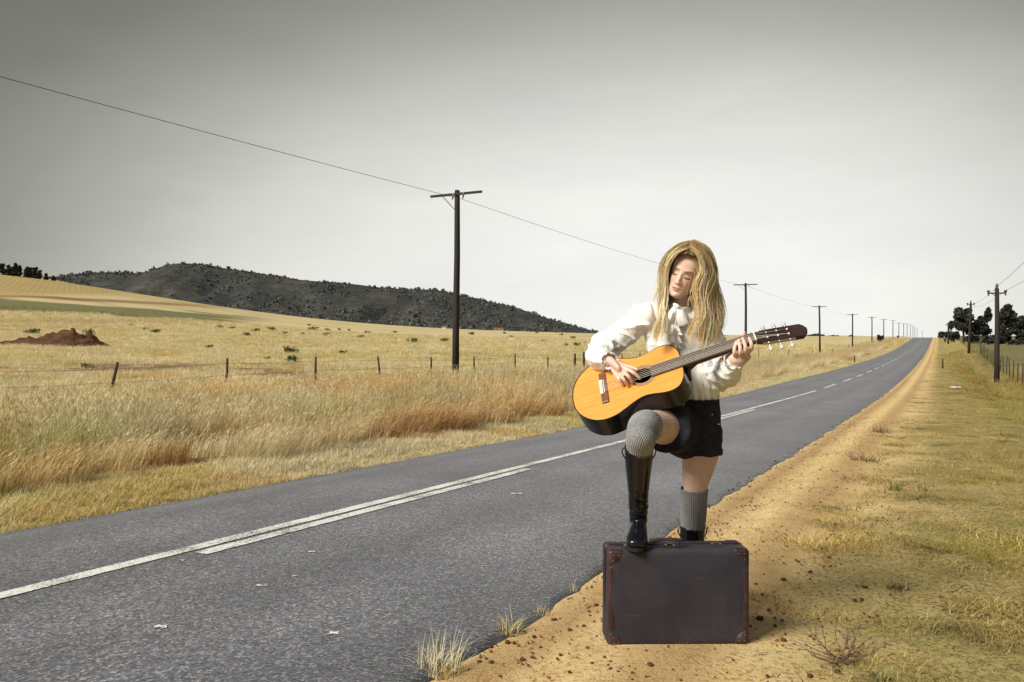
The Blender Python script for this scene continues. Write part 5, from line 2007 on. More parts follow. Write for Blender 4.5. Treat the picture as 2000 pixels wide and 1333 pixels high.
def face_disp(x, z):
    x, z = np.asarray(x, float), np.asarray(z, float)
    ax = np.abs(x)
    u = np.clip((.014 - z) / .052, 0, 1)
    amp = (.003 + .0195 * u ** 1.15) * (1 - sstep(-z, .0385, .0475)) * (1 - sstep(z, .004, .024))
    sg = .0062 + .0048 * u
    d = amp * np.exp(-(ax / sg) ** 2.2)
    d += .0066 * g2(ax, z, .0115, -.0385, .0055, .006)
    d += .004 * g2(ax, z, .028, .0215, .018, .0075)                      # brow
    d -= .0105 * g2(ax, z, .030, .002, .016, .0115)                      # socket
    d += .0078 * g2(ax, z, .0305, -.0005, .0115, .0078)                  # lid over the eyeball
    d -= .0022 * g2(ax, z, .031, -.0095, .013, .0022)                    # lower edge of the lowered lid
    d -= .0018 * g2(ax, z, .030, .0095, .013, .0022)                     # crease above the lid
    d += .0035 * g2(x, z, 0, -.066, .026, .016)                          # muzzle
    cup = 1 - .35 * np.exp(-(x / .004) ** 2)
    d += .0040 * g2(x, z, 0, -.0620, .0140, .0034) * cup                 # upper lip
    d += .0048 * g2(x, z, 0, -.0720, .0120, .0038)                       # lower lip
    d -= .0044 * g2(x, z, 0, -.0668, .021, .0017)                        # parting of the lips
    d -= .0022 * g2(x, z, 0, -.0535, .004, .006)                         # philtrum
    d -= .0030 * g2(x, z, 0, -.083, .016, .0055)                         # under the lip
    d += .0050 * g2(x, z, 0, -.0985, .014, .012)                         # chin
    d += .0040 * g2(ax, z, .044, -.026, .018, .018)                      # cheekbone
    return d


def face_y(x, z):
    """front of the face, head coordinates (x to the picture's right, -y forwards, z up)"""
    a, f, b = _a(z), _f(z), _b(z)
    yc, hd_ = (b - f) / 2, (b + f) / 2
    q = np.clip(1 - np.abs(np.asarray(x) / a) ** 2.15, 0, 1) ** (1 / 2.15)
    return yc - hd_ * q - face_disp(x, z) * sstep(q, .15, .5)


psi, phi, rho = math.radians(25), math.radians(22), math.radians(24)
HRm = Matrix.Rotation(rho, 3, 'Y') @ Matrix.Rotation(-psi, 3, 'Z') @ Matrix.Rotation(phi, 3, 'X')
HS = .955
HC = W(1330, 536, 3.36) - HRm @ Vector((0, -.090, .002)) * HS


def HW(x, y, z):
    return HC + HRm @ Vector((x, y, z)) * HS


body = MB()
zs = np.concatenate([np.linspace(-.116, -.09, 14), np.linspace(-.088, .03, 84), np.linspace(.033, .1135, 34)])
nphi = 132
vs = []
for z in zs:
    a, f, b = float(_a(z)), float(_f(z)), float(_b(z))
    yc, hd_ = (b - f) / 2, (b + f) / 2
    th = np.linspace(0, 2 * math.pi, nphi, endpoint=False)
    # more points on the face side
    th = th - .55 * np.sin(th + math.pi / 2) if False else th
    ct, st = np.cos(th), np.sin(th)
    e = 2 / 2.15
    x = np.sign(ct) * np.abs(ct) ** e * a
    y = yc + np.sign(st) * np.abs(st) ** e * hd_
    front = sstep(-st, .15, .5)
    y = y - face_disp(x, np.full_like(x, z)) * front
    for xx, yy in zip(x, y):
        vs.append(HW(xx, yy, z))
nz_ = len(zs)
fs = [(i * nphi + k, i * nphi + (k + 1) % nphi, (i + 1) * nphi + (k + 1) % nphi, (i + 1) * nphi + k) for i in range(nz_ - 1) for k in range(nphi)]
fs += [tuple(range(nphi))[::-1], tuple((nz_ - 1) * nphi + k for k in range(nphi))]
body.add(vs, fs)
for sx in (-1, 1):       # ears
    loft(body, [HW(sx * .068, .010, -.030), HW(sx * .074, .016, -.008), HW(sx * .076, .020, .012)], [(.006, .010), (.006, .015), (.005, .012)], n=12, sub=3)
# ---- neck, trunk, limbs
neck_b = W(1326, 618, 3.50)
loft(body, [HW(0, .030, -.035), HW(0, .018, -.085), (HW(0, .03, -.10) + neck_b) * .5, neck_b], [.050, .047, .046, .056], n=24)
ShR, ShL = W(1256, 622, 3.50), W(1382, 628, 3.48)
loft(body, [W(1347, 862, 3.50), W(1349, 815, 3.50), W(1354, 768, 3.50), W(1343, 715, 3.50), W(1331, 672, 3.50), W(1327, 640, 3.50), W(1326, 618, 3.50)],
     [(.10, .08), (.112, .085), (.085, .07), (.10, .07), (.115, .075), (.115, .065), (.065, .045)], n=32)
ElR, WrR = W(1172, 686, 3.63), on_face(1189, 703.5, .050)
loft(body, [W(1270, 622, 3.50), ShR, (ShR + ElR) * .5, ElR], [.045, .040, .035, .030])
loft(body, [ElR, (ElR + WrR) * .5, WrR], [.030, .028, .022])
ElL = W(1398, 738, 3.50)
WrL = W(1430, 706, 3.24)
loft(body, [W(1380, 624, 3.48), ShL, (ShL + ElL) * .5, ElL], [.045, .038, .034, .030])
loft(body, [ElL, (ElL + WrL) * .5, WrL], [.030, .028, .022])
# legs
loft(body, [W(1326, 838, 3.48), W(1282, 833, 3.29), W(1259, 833, 3.15), W(1256, 838, 3.14)], [.088, .068, .050, .042], side=(0, 0, 1))
loft(body, [W(1257, 836, 3.105), W(1250, 890, 3.16), W(1248, 950, 3.24), W(1247, 1010, 3.31)], [.046, .038, .030, .024], round_ends=(False, True))
loft(body, [W(1365, 826, 3.50), W(1368, 880, 3.50), W(1362, 922, 3.49), W(1356, 965, 3.48), W(1355, 1010, 3.51), W(1352, 1070, 3.54), W(1350, 1150, 3.56)], [.084, .081, .066, .046, .042, .036, .026])


def finger(pts, r0, r1):
    rr = [r0 + (r1 - r0) * i / (len(pts) - 1) for i in range(len(pts))]
    loft(body, pts, rr, n=12, sub=4)


# ---- right hand over the strings (its back to the camera)
def fo(px, py, off):
    return on_face(px, py, off)


wr = fo(1188, 703, .046)
kn = [fo(1220.5, 719.5, .052), fo(1215, 724.5, .053), fo(1208.5, 728.5, .050), fo(1202, 731.5, .045)]
# palm: a slab from wrist to knuckles
loft(body, [fo(1180, 702, .040), wr, fo(1200, 713, .046), (kn[1] + kn[2]) * .5 - gn * .004], [(.022, .018), (.025, .019), (.033, .018), (.036, .012)], side=(kn[0] - kn[3]), n=22, sub=5, power=2.3)
for q in kn:
    loft(body, [wr.lerp(q, .55) - gn * .006, q - gn * .003], [.010, .0092], n=12, sub=3)
finger([kn[0] - gn * .002, fo(1236, 727.5, .047), fo(1245.5, 735.5, .028), fo(1249.5, 740, .016)], .0092, .0064)
finger([kn[1] - gn * .002, fo(1226.5, 734.5, .049), fo(1232.5, 742, .029), fo(1234, 746.5, .016)], .0094, .0066)
finger([kn[2] - gn * .002, fo(1217.5, 740.5, .046), fo(1223, 748, .027), fo(1225, 752, .015)], .0088, .0062)
finger([kn[3] - gn * .002, fo(1208.5, 741, .040), fo(1213.5, 748, .024), fo(1216, 752, .014)], .0078, .0056)
finger([fo(1195, 705, .042), fo(1213, 713, .040), fo(1230, 717.5, .033), fo(1244.5, 722.5, .024)], .0125, .0066)


# ---- left hand round the neck
def gl(px, py, off):
    return on_face(px, py, off)


pal = [gl(1442, 700, -.030), gl(1452, 696, -.030), gl(1461, 690, -.030), gl(1467, 684, -.032)]
loft(body, [WrL, gl(1437, 702, -.035), gl(1446, 699, -.034), gl(1457, 692, -.034)], [(.021, .024), (.022, .026), (.022, .030), (.016, .028)], side=(0, 1, 0), n=20, sub=5)
finger([gl(1437, 697, -.022), gl(1434.5, 691, .008), gl(1434.8, 681, .022), gl(1436.6, 673, .020), gl(1438.2, 668, .014)], .0088, .0062)
finger([gl(1447, 696, -.022), gl(1446, 690, .010), gl(1445.6, 679, .026), gl(1443.8, 670, .022), gl(1443, 664.5, .014)], .0094, .0066)
finger([gl(1456, 692, -.024), gl(1456.5, 686, .008), gl(1455.6, 675.5, .026), gl(1452.6, 666, .023), gl(1450.4, 660.8, .014)], .0094, .0066)
finger([gl(1464, 686, -.026), gl(1468, 680, .004), gl(1467.4, 671, .022), gl(1465, 664.5, .020), gl(1463.4, 660.5, .014)], .0090, .0064)
finger([gl(1440, 700, -.040), gl(1447, 684, -.052), gl(1452, 664, -.046), gl(1453.2, 655, -.034), gl(1453.6, 650.5, -.026)], .0125, .0078)

bme = remeshed('person', body, .0023, 2, .45)
skin, t, p = mat_new('skin')
ac = attr(t, 'col').outputs['Color']
v = obj_vec(t)
sk = mix(t, 1.0, ac, ramp(t, noise_tex(t, 22, 4, .6, v), [(.3, (.90, .85, .83)), (.7, (1.06, 1.05, 1.04))]), 'MULTIPLY')
t.links.new(sk, p.inputs['Base Color'])
p.inputs['Roughness'].default_value = .47
p.inputs['Specular IOR Level'].default_value = .4
p.inputs['Subsurface Weight'].default_value = .10
p.inputs['Subsurface Radius'].default_value = (1, .35, .2)
p.inputs['Subsurface Scale'].default_value = .008
bump(t, p, noise_tex(t, 300, 4, .7, v), .2, .0015)
co = get_co(bme)
Hinv = np.array((HRm.transposed()))
lc = (co - np.array(HC)) @ Hinv.T / HS
cols = np.tile(np.array([.72, .505, .405]), (len(co), 1))
lx, ly, lz = lc.T
onface = (np.abs(lx) < .08) & (ly < -.03) & (lz > -.12) & (lz < .12)
ax = np.abs(lx)


def paint_m(m, c):
    global cols
    m = (np.clip(m, 0, 1) * onface)[:, None]
    cols = cols * (1 - m) + np.array(c) * m


paint_m(.35 * np.exp(-((ax - .042) / .020) ** 2 - ((lz + .034) / .018) ** 2), (.66, .30, .235))
paint_m(.55 * np.exp(-((ax - .031) / .016) ** 2 - ((lz - .004) / .009) ** 2), (.42, .25, .19))
up = -.0575 - .0010 * np.cos(lx / .0245 * 9) - .007 * (ax / .021) ** 2
lo_ = -.0775 + .009 * (ax / .021) ** 2
lip = sstep(up - lz, -.0010, .0010) * sstep(lz - lo_, -.0010, .0010) * (1 - sstep(ax, .0185, .0215))
paint_m(lip * .9, (.47, .18, .16))
paint_m(np.exp(-((lz + .0670 - .0016 * (ax / .02) ** 2) / .0011) ** 2) * (1 - sstep(ax, .020, .024)) * .8, (.17, .05, .05))
paint_m(np.exp(-((ax - .0065) / .0032) ** 2 - ((lz + .0450) / .0022) ** 2) * .7, (.20, .09, .07))  # nostril shade painted into the skin colour
set_attr(bme, 'col', cols, 'FLOAT_COLOR')
girl = link('person', bme, skin)
gset = girl
tag(girl, 'girl with long blonde hair, white blouse and black shorts, playing guitar with one boot raised', 'person')


def child(o):
    o.parent = girl
    return o


# ---- brows and lashes
m_brow = simple('brow_hair', (.26, .155, .08), .7, .2, .3, 200)
m_lash = simple('lash', (.022, .014, .012), .6, .3, .2, 100)
for sx in (-1, 1):
    mb = MB()
    pts, rr = [], []
    for k in range(11):
        u = k / 10
        x_ = sx * (.012 + .036 * u)
        z_ = .0185 + .0065 * math.sin(u * 2.2) - .004 * u
        pts.append(HW(x_, float(face_y(x_, z_)) - .0003, z_))
        rr.append(.0005 + .0012 * math.sin(math.pi * min(1, .15 + u * .85)))
    mb.tube(pts, rr, 6)
    child(mb.build('eyebrow', m_brow, None, True))
    mb = MB()
    pts, rr = [], []
    for k in range(11):
        u = k / 10
        x_ = sx * (.0165 + .029 * u)
        z_ = -.0072 - .0042 * math.sin(u * math.pi) + .0010 * u
        pts.append(HW(x_, float(face_y(x_, z_)) - .0006, z_))
        rr.append(.0006 + .0013 * math.sin(math.pi * (.1 + .85 * u)))
    mb.tube(pts, rr, 6)
    for k in range(1, 11):
        q = pts[k]
        dn = HRm @ Vector((sx * (.002 + .004 * k / 10), -.0055, -.0055))
        mb.tube([q, q + dn * .6, q + dn + HRm @ Vector((0, -.001, .0012))], [.0005, .0004, .0001], 4)
    child(mb.build('eyelashes', m_lash, None, True))

# ---- blouse
m_shirt, t, p = mat_new('white_blouse')
v = obj_vec(t)
t.links.new(ramp(t, noise_tex(t, 3, 3, .5, v), [(.3, (.83, .81, .79)), (.7, (.88, .87, .855))]), p.inputs['Base Color'])
p.inputs['Roughness'].default_value = .75
p.inputs['Specular IOR Level'].default_value = .25
p.inputs['Sheen Weight'].default_value = .15
p.inputs['Subsurface Weight'].default_value = .06
p.inputs['Subsurface Scale'].default_value = .01
mp = N(t, 'ShaderNodeMapping'); mp.inputs['Scale'].default_value = (30, 30, 9)
t.links.new(v, mp.inputs[0])
bump(t, p, noise_tex(t, 1.0, 5, .6, mp.outputs[0], dist=1.2), .6, .006)
sh = MB()
loft(sh, [W(1352, 800, 3.50), W(1355, 778, 3.50), W(1352, 752, 3.50), W(1346, 722, 3.515), W(1336, 692, 3.525), W(1331, 668, 3.525), W(1328, 640, 3.52), W(1326, 620, 3.515), W(1325, 603, 3.51)],
     [(.090, .078), (.101, .088), (.113, .098), (.128, .098), (.146, .104), (.155, .108), (.158, .100), (.148, .082), (.062, .058)], n=44, sub=6, power=2.2)
loft(sh, [W(1292, 612, 3.50), W(1262, 617, 3.50), W(1236, 640, 3.54), W(1203, 664, 3.60), W(1177, 683, 3.63)], [.050, .058, .055, .057, .056], n=28, sub=6)
cufR, cufRd = on_face(1190, 705, .048), None
loft(sh, [W(1178, 682, 3.63), W(1170, 690, 3.60), W(1172, 697, 3.53), WrR + Vector((-.030, .045, .004)), WrR + Vector((-.012, .014, 0))], [.053, .053, .052, .044, .030], n=28, sub=6)
loft(sh, [W(1352, 616, 3.49), W(1376, 626, 3.48), W(1390, 668, 3.485), W(1397, 712, 3.49), W(1400, 734, 3.49)], [.050, .055, .053, .054, .054], n=28, sub=6)
loft(sh, [W(1400, 734, 3.49), W(1408, 735, 3.43), W(1419, 727, 3.35), W(1427, 714, 3.27), W(1430, 707, 3.245)], [.051, .053, .052, .042, .031], n=28, sub=6)
sme = remeshed('blouse', sh, .0036, 5, .5)
co = get_co(sme); nr_ = normals_of(sme)


def along(co, a, b):
    a, b = np.array(a), np.array(b)
    d = b - a; L = np.linalg.norm(d); d /= L
    r = co - a
    t_ = r @ d
    rad = np.linalg.norm(r - t_[:, None] * d, axis=1)
    return t_ / L, rad


disp = np.zeros(len(co))
nzf = np.array([mnoise.noise((c[0] * 9, c[1] * 9, c[2] * 9)) for c in co])
nzl = np.array([mnoise.noise((c[0] * 20, c[1] * 20, c[2] * 6)) for c in co])
nzs = np.array([mnoise.noise((c[0] * 7 + c[2] * 13, c[1] * 8, c[2] * 6 - c[0] * 5)) for c in co])
ridge_ = lambda n: 1 - 2 * np.abs(n)
sharp = lambda n: np.clip(1 - 2.6 * np.abs(n), 0, 1) ** 1.6
hgt_ = co[:, 2]
zw = W(1350, 782, 3.5).z
disp += .004 * nzf
gather = np.exp(-np.clip(hgt_ - zw, 0, 9) / .09) * (np.abs(co[:, 0] - W(1350, 700, 3.5).x) < .2) * (hgt_ < W(0, 690, 3.5).z)
disp += .0075 * gather * np.sin(np.arctan2(co[:, 1] - 3.5, co[:, 0] - W(1353, 780, 3.5).x) * 17 + nzf * 3)
for (a, b, m_) in ((ShR, ElR, 1), (ElR, WrR, 1.3), (ShL, ElL, 1), (ElL, WrL, 1.3)):
    tt, rad = along(co, a, b)
    w_ = (tt > -.1) * (tt < 1.1) * (rad < .085)
    w_ = w_ * sstep(rad, .02, .035)
    endf = .45 + .55 * (np.exp(-((tt - 1) / .3) ** 2) + np.exp(-(tt / .3) ** 2))
    nzq = np.array([mnoise.noise((c[0] * 16 + c[2] * 30, c[1] * 16, c[2] * 12 - c[0] * 14)) for c in co]) if m_ == 1 and a is ShR else nzq
    disp += w_ * .0042 * (sharp(nzq) - .2)
    disp += w_ * m_ * (.0085 * (sharp(nzs) - .2) + .0040 * (sharp(nzl) - .2)) * endf
disp += .0030 * (sharp(nzl) - .2) + .0042 * (sharp(nzs) - .2) * (hgt_ < W(0, 600, 3.5).z)
set_co(sme, co + nr_ * disp[:, None])
smooth_mesh(sme, 1, .35)
child(link('blouse', sme, m_shirt))
# cuffs
for (c, d, r, name) in ((WrR, (WrR - ElR).normalized(), .031, 'cuff'), (WrL, (WrL - ElL).normalized(), .032, 'cuff')):
    mb = MB()
    a = d.orthogonal().normalized(); b = d.cross(a)
    seq = [(-.018, .96), (-.012, 1.05), (0, 1.06), (.012, 1.10), (.022, 1.20), (.021, 1.12), (.008, .98), (-.006, .9)]
    n = 40
    vs = []
    for i, (q, k) in enumerate(seq):
        for j in range(n):
            th = 2 * math.pi * j / n
            wob = .0035 * math.sin(th * 7 + i) * (q > .01) + .0018 * math.sin(th * 11)
            vs.append(c + d * (q + wob * .7) + (a * math.cos(th) + b * math.sin(th)) * (r * k + wob))
    fs = [(i * n + j, i * n + (j + 1) % n, (i + 1) * n + (j + 1) % n, (i + 1) * n + j) for i in range(len(seq) - 1) for j in range(n)]
    child(mesh_obj(name, vs, fs, m_shirt, None, True))
# stand collar
mb = MB()
cdir = (HW(0, .02, -.09) - neck_b).normalized()
cc_ = W(1325.5, 603, 3.482)
a = Vector((1, 0, 0)); a = (a - cdir * a.dot(cdir)).normalized(); b = cdir.cross(a)
n = 48
seq = [(-.030, .066), (-.015, .058), (.0, .055), (.015, .056), (.024, .0595), (.022, .056), (.0, .052)]
vs = []
for i, (q, r) in enumerate(seq):
    for j in range(n):
        th = 2 * math.pi * j / n
        wob = .002 * math.sin(th * 9) * (q > .01)
        vs.append(cc_ + cdir * (q + wob - .008 * max(0, -math.sin(th)) * (q > 0)) + (a * math.cos(th) + b * math.sin(th)) * (r + wob))
fs = [(i * n + j, i * n + (j + 1) % n, (i + 1) * n + (j + 1) % n, (i + 1) * n + j) for i in range(len(seq) - 1) for j in range(n)]
child(mesh_obj('collar', vs, fs, m_shirt, None, True))


def ruffle(name, top, down, side, out, length, w0, w1, waves, amp, curl=0.0, nu=36, nv=16, ph=0.0, fold=0.0):
    """gathered flap: narrow at the top, waving towards its free edge"""
    down, side, out = Vector(down).normalized(), Vector(side).normalized(), Vector(out).normalized()
    co = []
    for i in range(nu):
        u = i / (nu - 1) * 2 - 1
        for k in range(nv):
            v_ = k / (nv - 1)
            wd = w0 + (w1 - w0) * v_ ** .7
            edge = 1 - .18 * u * u * v_
            wave = math.sin(u * waves * math.pi + ph + .5 * v_) * amp * v_ ** 1.2
            co.append(Vector(top) + down * length * v_ * edge + side * (wd * u + .3 * wave * v_) + out * (wave + fold * math.sin(math.pi * v_) * (1 - u * u) - curl * v_ * v_ + .004 * mnoise.noise((u * 3, v_ * 3, ph))))
    o = grid_mesh(name, np.array([tuple(q) for q in co]), nu, nv, m_shirt)
    sm = o.modifiers.new('thick', 'SOLIDIFY'); sm.thickness = .0016
    child(o)
    return o


kt = W(1321, 598, 3.40)
sd = Vector((.97, .05, -.22))
fr = Vector((-.1, -1, .1))
ruffle('bow_flap', kt, (.42, -.08, -.9), (.9, .1, .35), fr, .093, .010, .042, 1.4, .009, -.004, ph=.4, fold=.020)
ruffle('bow_flap', kt + Vector((-.003, -.004, -.002)), (-.42, -.10, -.9), (.9, 0, -.3), fr, .088, .008, .030, 1.2, .008, -.002, ph=1.8, fold=.014)
ruffle('jabot_frill', W(1313, 632, 3.39), (-.10, -.14, -.97), sd, fr, .048, .022, .047, 2.2, .010, .004, ph=.9, fold=.012)
ruffle('jabot_frill', W(1316, 648, 3.40), (.08, -.08, -.98), sd, fr, .050, .017, .034, 2.0, .009, .004, ph=2.2, fold=.008)
ruffle('jabot_frill', W(1318, 662, 3.405), (.02, .02, -.99), sd, fr, .044, .013, .026, 1.8, .008, .002, ph=.2, fold=.006)
mb = MB()
loft(mb, [kt + Vector((-.010, -.008, .006)), kt + Vector((0, -.012, -.002)), kt + Vector((.008, -.008, -.012))], [.007, .010, .008], n=14, sub=4)
child(mb.build('bow_knot', m_shirt, None, True))
mb = MB()
for k in range(4):
    y0 = 612 + k * 22
    q = W(1323 + k * 2.4, y0, 3.388)
# ---- shorts
m_short, t, p = mat_new('black_shorts')
v = obj_vec(t)
t.links.new(ramp(t, noise_tex(t, 60, 3, .6, v), [(.3, (.009, .009, .015)), (.7, (.024, .022, .034))]), p.inputs['Base Color'])
p.inputs['Roughness'].default_value = .85
p.inputs['Specular IOR Level'].default_value = .25
bump(t, p, noise_tex(t, 9, 5, .6, v), .5, .012)
so = MB()
loft(so, [W(1354, 780, 3.50), W(1352, 800, 3.50), W(1349, 825, 3.50), W(1348, 852, 3.50)], [(.106, .092), (.120, .107), (.132, .120), (.127, .112)], n=40, sub=5, power=2.2, round_ends=(False, True))
loft(so, [W(1367, 828, 3.50), W(1369, 850, 3.50), W(1369.5, 884, 3.50)], [(.090, .10), (.090, .10), (.087, .098)], n=32, sub=5, round_ends=(True, False))
loft(so, [W(1335, 836, 3.48), W(1318, 836, 3.41), W(1303, 836, 3.335)], [.102, .102, .099], side=(0, 0, 1), n=32, sub=5, round_ends=(True, False))
some = remeshed('shorts', so, .0042, 4, .5)
co = get_co(some); nr_ = normals_of(some)
d1 = np.array([mnoise.noise((c[0] * 12, c[1] * 12, c[2] * 24)) for c in co])
d2 = np.array([mnoise.noise((c[0] * 22 + c[2] * 14, c[1] * 20, c[2] * 10)) for c in co])
set_co(some, co + nr_ * (.004 * d1 + .0035 * (1 - 2 * np.abs(d2)))[:, None])
shorts = child(link('shorts', some, m_short))


def band(name, c, axis, side, rx, ry, h, thick, mat, parent, n=48, wob=.0):
    axis = Vector(axis).normalized(); a = Vector(side); a = (a - axis * a.dot(axis)).normalized(); b = axis.cross(a)
    vs = []
    seq = [(-h, 0), (-h * .9, thick), (0, thick * 1.2), (h * .9, thick), (h, 0)]
    for i, (q, k) in enumerate(seq):
        for j in range(n):
            th = 2 * math.pi * j / n
            w_ = wob * mnoise.noise((math.cos(th) * 2, math.sin(th) * 2, i * .4))
            vs.append(Vector(c) + axis * (q + w_) + a * math.cos(th) * (rx + k + w_) + b * math.sin(th) * (ry + k + w_))
    fs = [(i * n + j, i * n + (j + 1) % n, (i + 1) * n + (j + 1) % n, (i + 1) * n + j) for i in range(len(seq) - 1) for j in range(n)]
    o = mesh_obj(name, vs, fs, mat, None, True)
    o.parent = parent
    return o


band('waistband', W(1354, 787, 3.50), (0, 0, 1), (1, 0, 0), .109, .096, .019, .004, m_short, shorts)
band('hem', W(1369.5, 880, 3.50), (0, 0, 1), (1, 0, 0), .088, .099, .014, .004, m_short, shorts, wob=.004)
band('hem', W(1304, 836, 3.345), W(1303, 836, 3.335) - W(1318, 836, 3.41), (0, 0, 1), .100, .100, .013, .004, m_short, shorts, wob=.004)
bq = W(1333, 789, 3.395)
MB().tube([bq + Vector((0, .006, 0)), bq + Vector((0, -.004, .001)), bq + Vector((0, -.006, .001))], [.0095, .0095, .006], 16).build('button', simple('copper_button', (.60, .40, .28), .4, .5, .1, 40, metal=.4), None, True).parent = shorts
for (px_, py_, nn_) in ((1391, 810, 5), (1403, 829, 2)):
    for k in range(nn_):
        q = W(px_ + k * 2.6, py_ + .3 * k, 3.405 + .012 * k)
        MB().tube([q + Vector((0, .012, 0)), q + Vector((.001, -.003, 0))], [.0024, .0016], 8).build('stud', m_bone, None, True).parent = shorts

# ---- knee socks: ribbed knit
m_sock, t, p = mat_new('grey_knit')
v = obj_vec(t)
t.links.new(ramp(t, noise_tex(t, 120, 3, .6, v), [(.3, (.20, .20, .208)), (.7, (.32, .32, .325))]), p.inputs['Base Color'])
p.inputs['Roughness'].default_value = .95
p.inputs['Specular IOR Level'].default_value = .1
p.inputs['Sheen Weight'].default_value = .3
bump(t, p, noise_tex(t, 380, 2, .6, v), .4, .002)


def sock(pts, rads, side, ribs, label=None):
    A = catmull([list(q) + [r] for q, r in zip(pts, rads)], 9)
    n = ribs * 4
    P = [Vector(q[:3]) for q in A]
    vs = []
    for i, q in enumerate(A):
        t_ = (P[min(i + 1, len(P) - 1)] - P[max(i - 1, 0)]).normalized()
        a = Vector(side) - t_ * Vector(side).dot(t_); a.normalize(); b = t_.cross(a)
        for j in range(n):
            th = 2 * math.pi * j / n
            r = q[3] + .0016 * math.cos(th * ribs) * (1 if i > 0 else .3) + (.002 if i < 3 else 0)
            vs.append(P[i] + (a * math.cos(th) + b * math.sin(th)) * r)
    m = len(A)
    fs = [(i * n + j, i * n + (j + 1) % n, (i + 1) * n + (j + 1) % n, (i + 1) * n + j) for i in range(m - 1) for j in range(n)]
    # turned-in top edge
    k0 = len(vs)
    for j in range(n):
        vs.append(P[0].lerp(vs[j], .93))
    fs += [(j, k0 + j, k0 + (j + 1) % n, (j + 1) % n) for j in range(n)]
    o = mesh_obj('knee_sock', vs, fs, m_sock, None, True)
    if label:
        o['label'] = label
    return child(o)


sock([W(1266, 833, 3.225), W(1262, 832, 3.175), W(1257, 836, 3.125), W(1253.5, 850, 3.11), W(1250, 869, 3.138), W(1248.5, 900, 3.185)], [.0635, .0625, .0615, .0590, .0535, .046], (0, .6, .8), 44, 'grey ribbed sock pulled up over the bent knee')
sock([W(1355.5, 955, 3.485), W(1355, 975, 3.49), W(1354.5, 1005, 3.51), W(1353, 1040, 3.53), W(1351.5, 1090, 3.55)], [.0585, .0570, .0545, .0500, .044], (1, 0, 0), 44, 'grey ribbed sock on the straight leg')

# ---- tall patent boots
m_boot = simple('black_patent', (.006, .006, .009), .18, .25, .2, 30, .12, 14, coat=.3, bdist=.006)
m_sole = simple('boot_sole', (.014, .012, .012), .7, .3, .2, 40)


def boot(shaft, shaft_r, foot, foot_r, sole_z, label, loop_c, loop_r):
    mb = MB()
    loft(mb, shaft, shaft_r, n=28, sub=6, round_ends=(False, True))
    loft(mb, foot, foot_r, side=(1, 0, 0), n=26, sub=6, power=2.3)
    me = remeshed('boot', mb, .0036, 4, .5)
    co = get_co(me)
    co[:, 2] = np.maximum(co[:, 2], sole_z + .012)
    ank = W(0, 0, 1)
    nr2 = normals_of(me)
    an = np.array(shaft[-2])
    dd = np.exp(-(((co - an) ** 2).sum(1)) / .0055)
    cr_ = np.array([mnoise.noise((c[0] * 14, c[1] * 14, c[2] * 38)) for c in co])
    set_co(me, co + nr2 * (dd * .006 * (1 - 2 * np.abs(cr_)))[:, None])
    smooth_mesh(me, 1, .4)
    o = child(link('boot', me, m_boot))
    o['label'] = label
    # sole: outline under the foot
    xs, ys = [f[0] for f in foot], [f[1] for f in foot]
    A = catmull([[f[0], f[1], r[0]] for f, r in zip(foot, foot_r)], 6)
    L = [(q[0] - q[2] * .98, q[1]) for q in A] ; R_ = [(q[0] + q[2] * .98, q[1]) for q in A]
    tip, heel = A[-1], A[0]
    ring = [(heel[0], heel[1] + .030)] + R_ + [(tip[0] + tip[2] * .5, tip[1] - .020), (tip[0], tip[1] - .026), (tip[0] - tip[2] * .5, tip[1] - .020)] + L[::-1]
    n = len(ring)
    vs = [(q[0], q[1], sole_z + .013) for q in ring] + [(q[0], q[1], sole_z + .001) for q in ring]
    fs = [tuple(range(n)), tuple(n + k for k in range(n))[::-1]] + [(k, n + k, n + (k + 1) % n, (k + 1) % n) for k in range(n)]
    mesh_obj('sole', vs, fs, m_sole).parent = o
    MB().tube([(heel[0], heel[1] + .004, sole_z - .020 if sole_z > .1 else sole_z), (heel[0], heel[1] + .004, sole_z + .016)], [.030, .033], 18).build('heel', m_sole).parent = o
    for sx in (-1, 1):
        q = Vector(loop_c) + Vector((sx * loop_r, 0, 0))
        pts = [q + Vector((sx * x, 0, z)) for x, z in ((-.004, -.034), (.004, -.022), (.010, -.006), (.007, .006), (-.002, .008), (-.008, -.004), (-.008, -.03))]
        A = catmull(pts, 4)
        MB().tube(A, .0026, 6).build('pull_loop', m_boot, None, True).parent = o
    # strap with small buckle round the ankle
    an = Vector(shaft[-2])
    t_ = (Vector(shaft[-1]) - Vector(shaft[-3])).normalized()
    band('ankle_strap', an, t_, (1, 0, 0), shaft_r[-2] + .0015, shaft_r[-2] + .0015, .009, .003, m_boot, o)
    MB().box(an + Vector((-(shaft_r[-2] + .006), -.012, .0)), (.006, .020, .022)).build('buckle', m_steel).parent = o
    return o


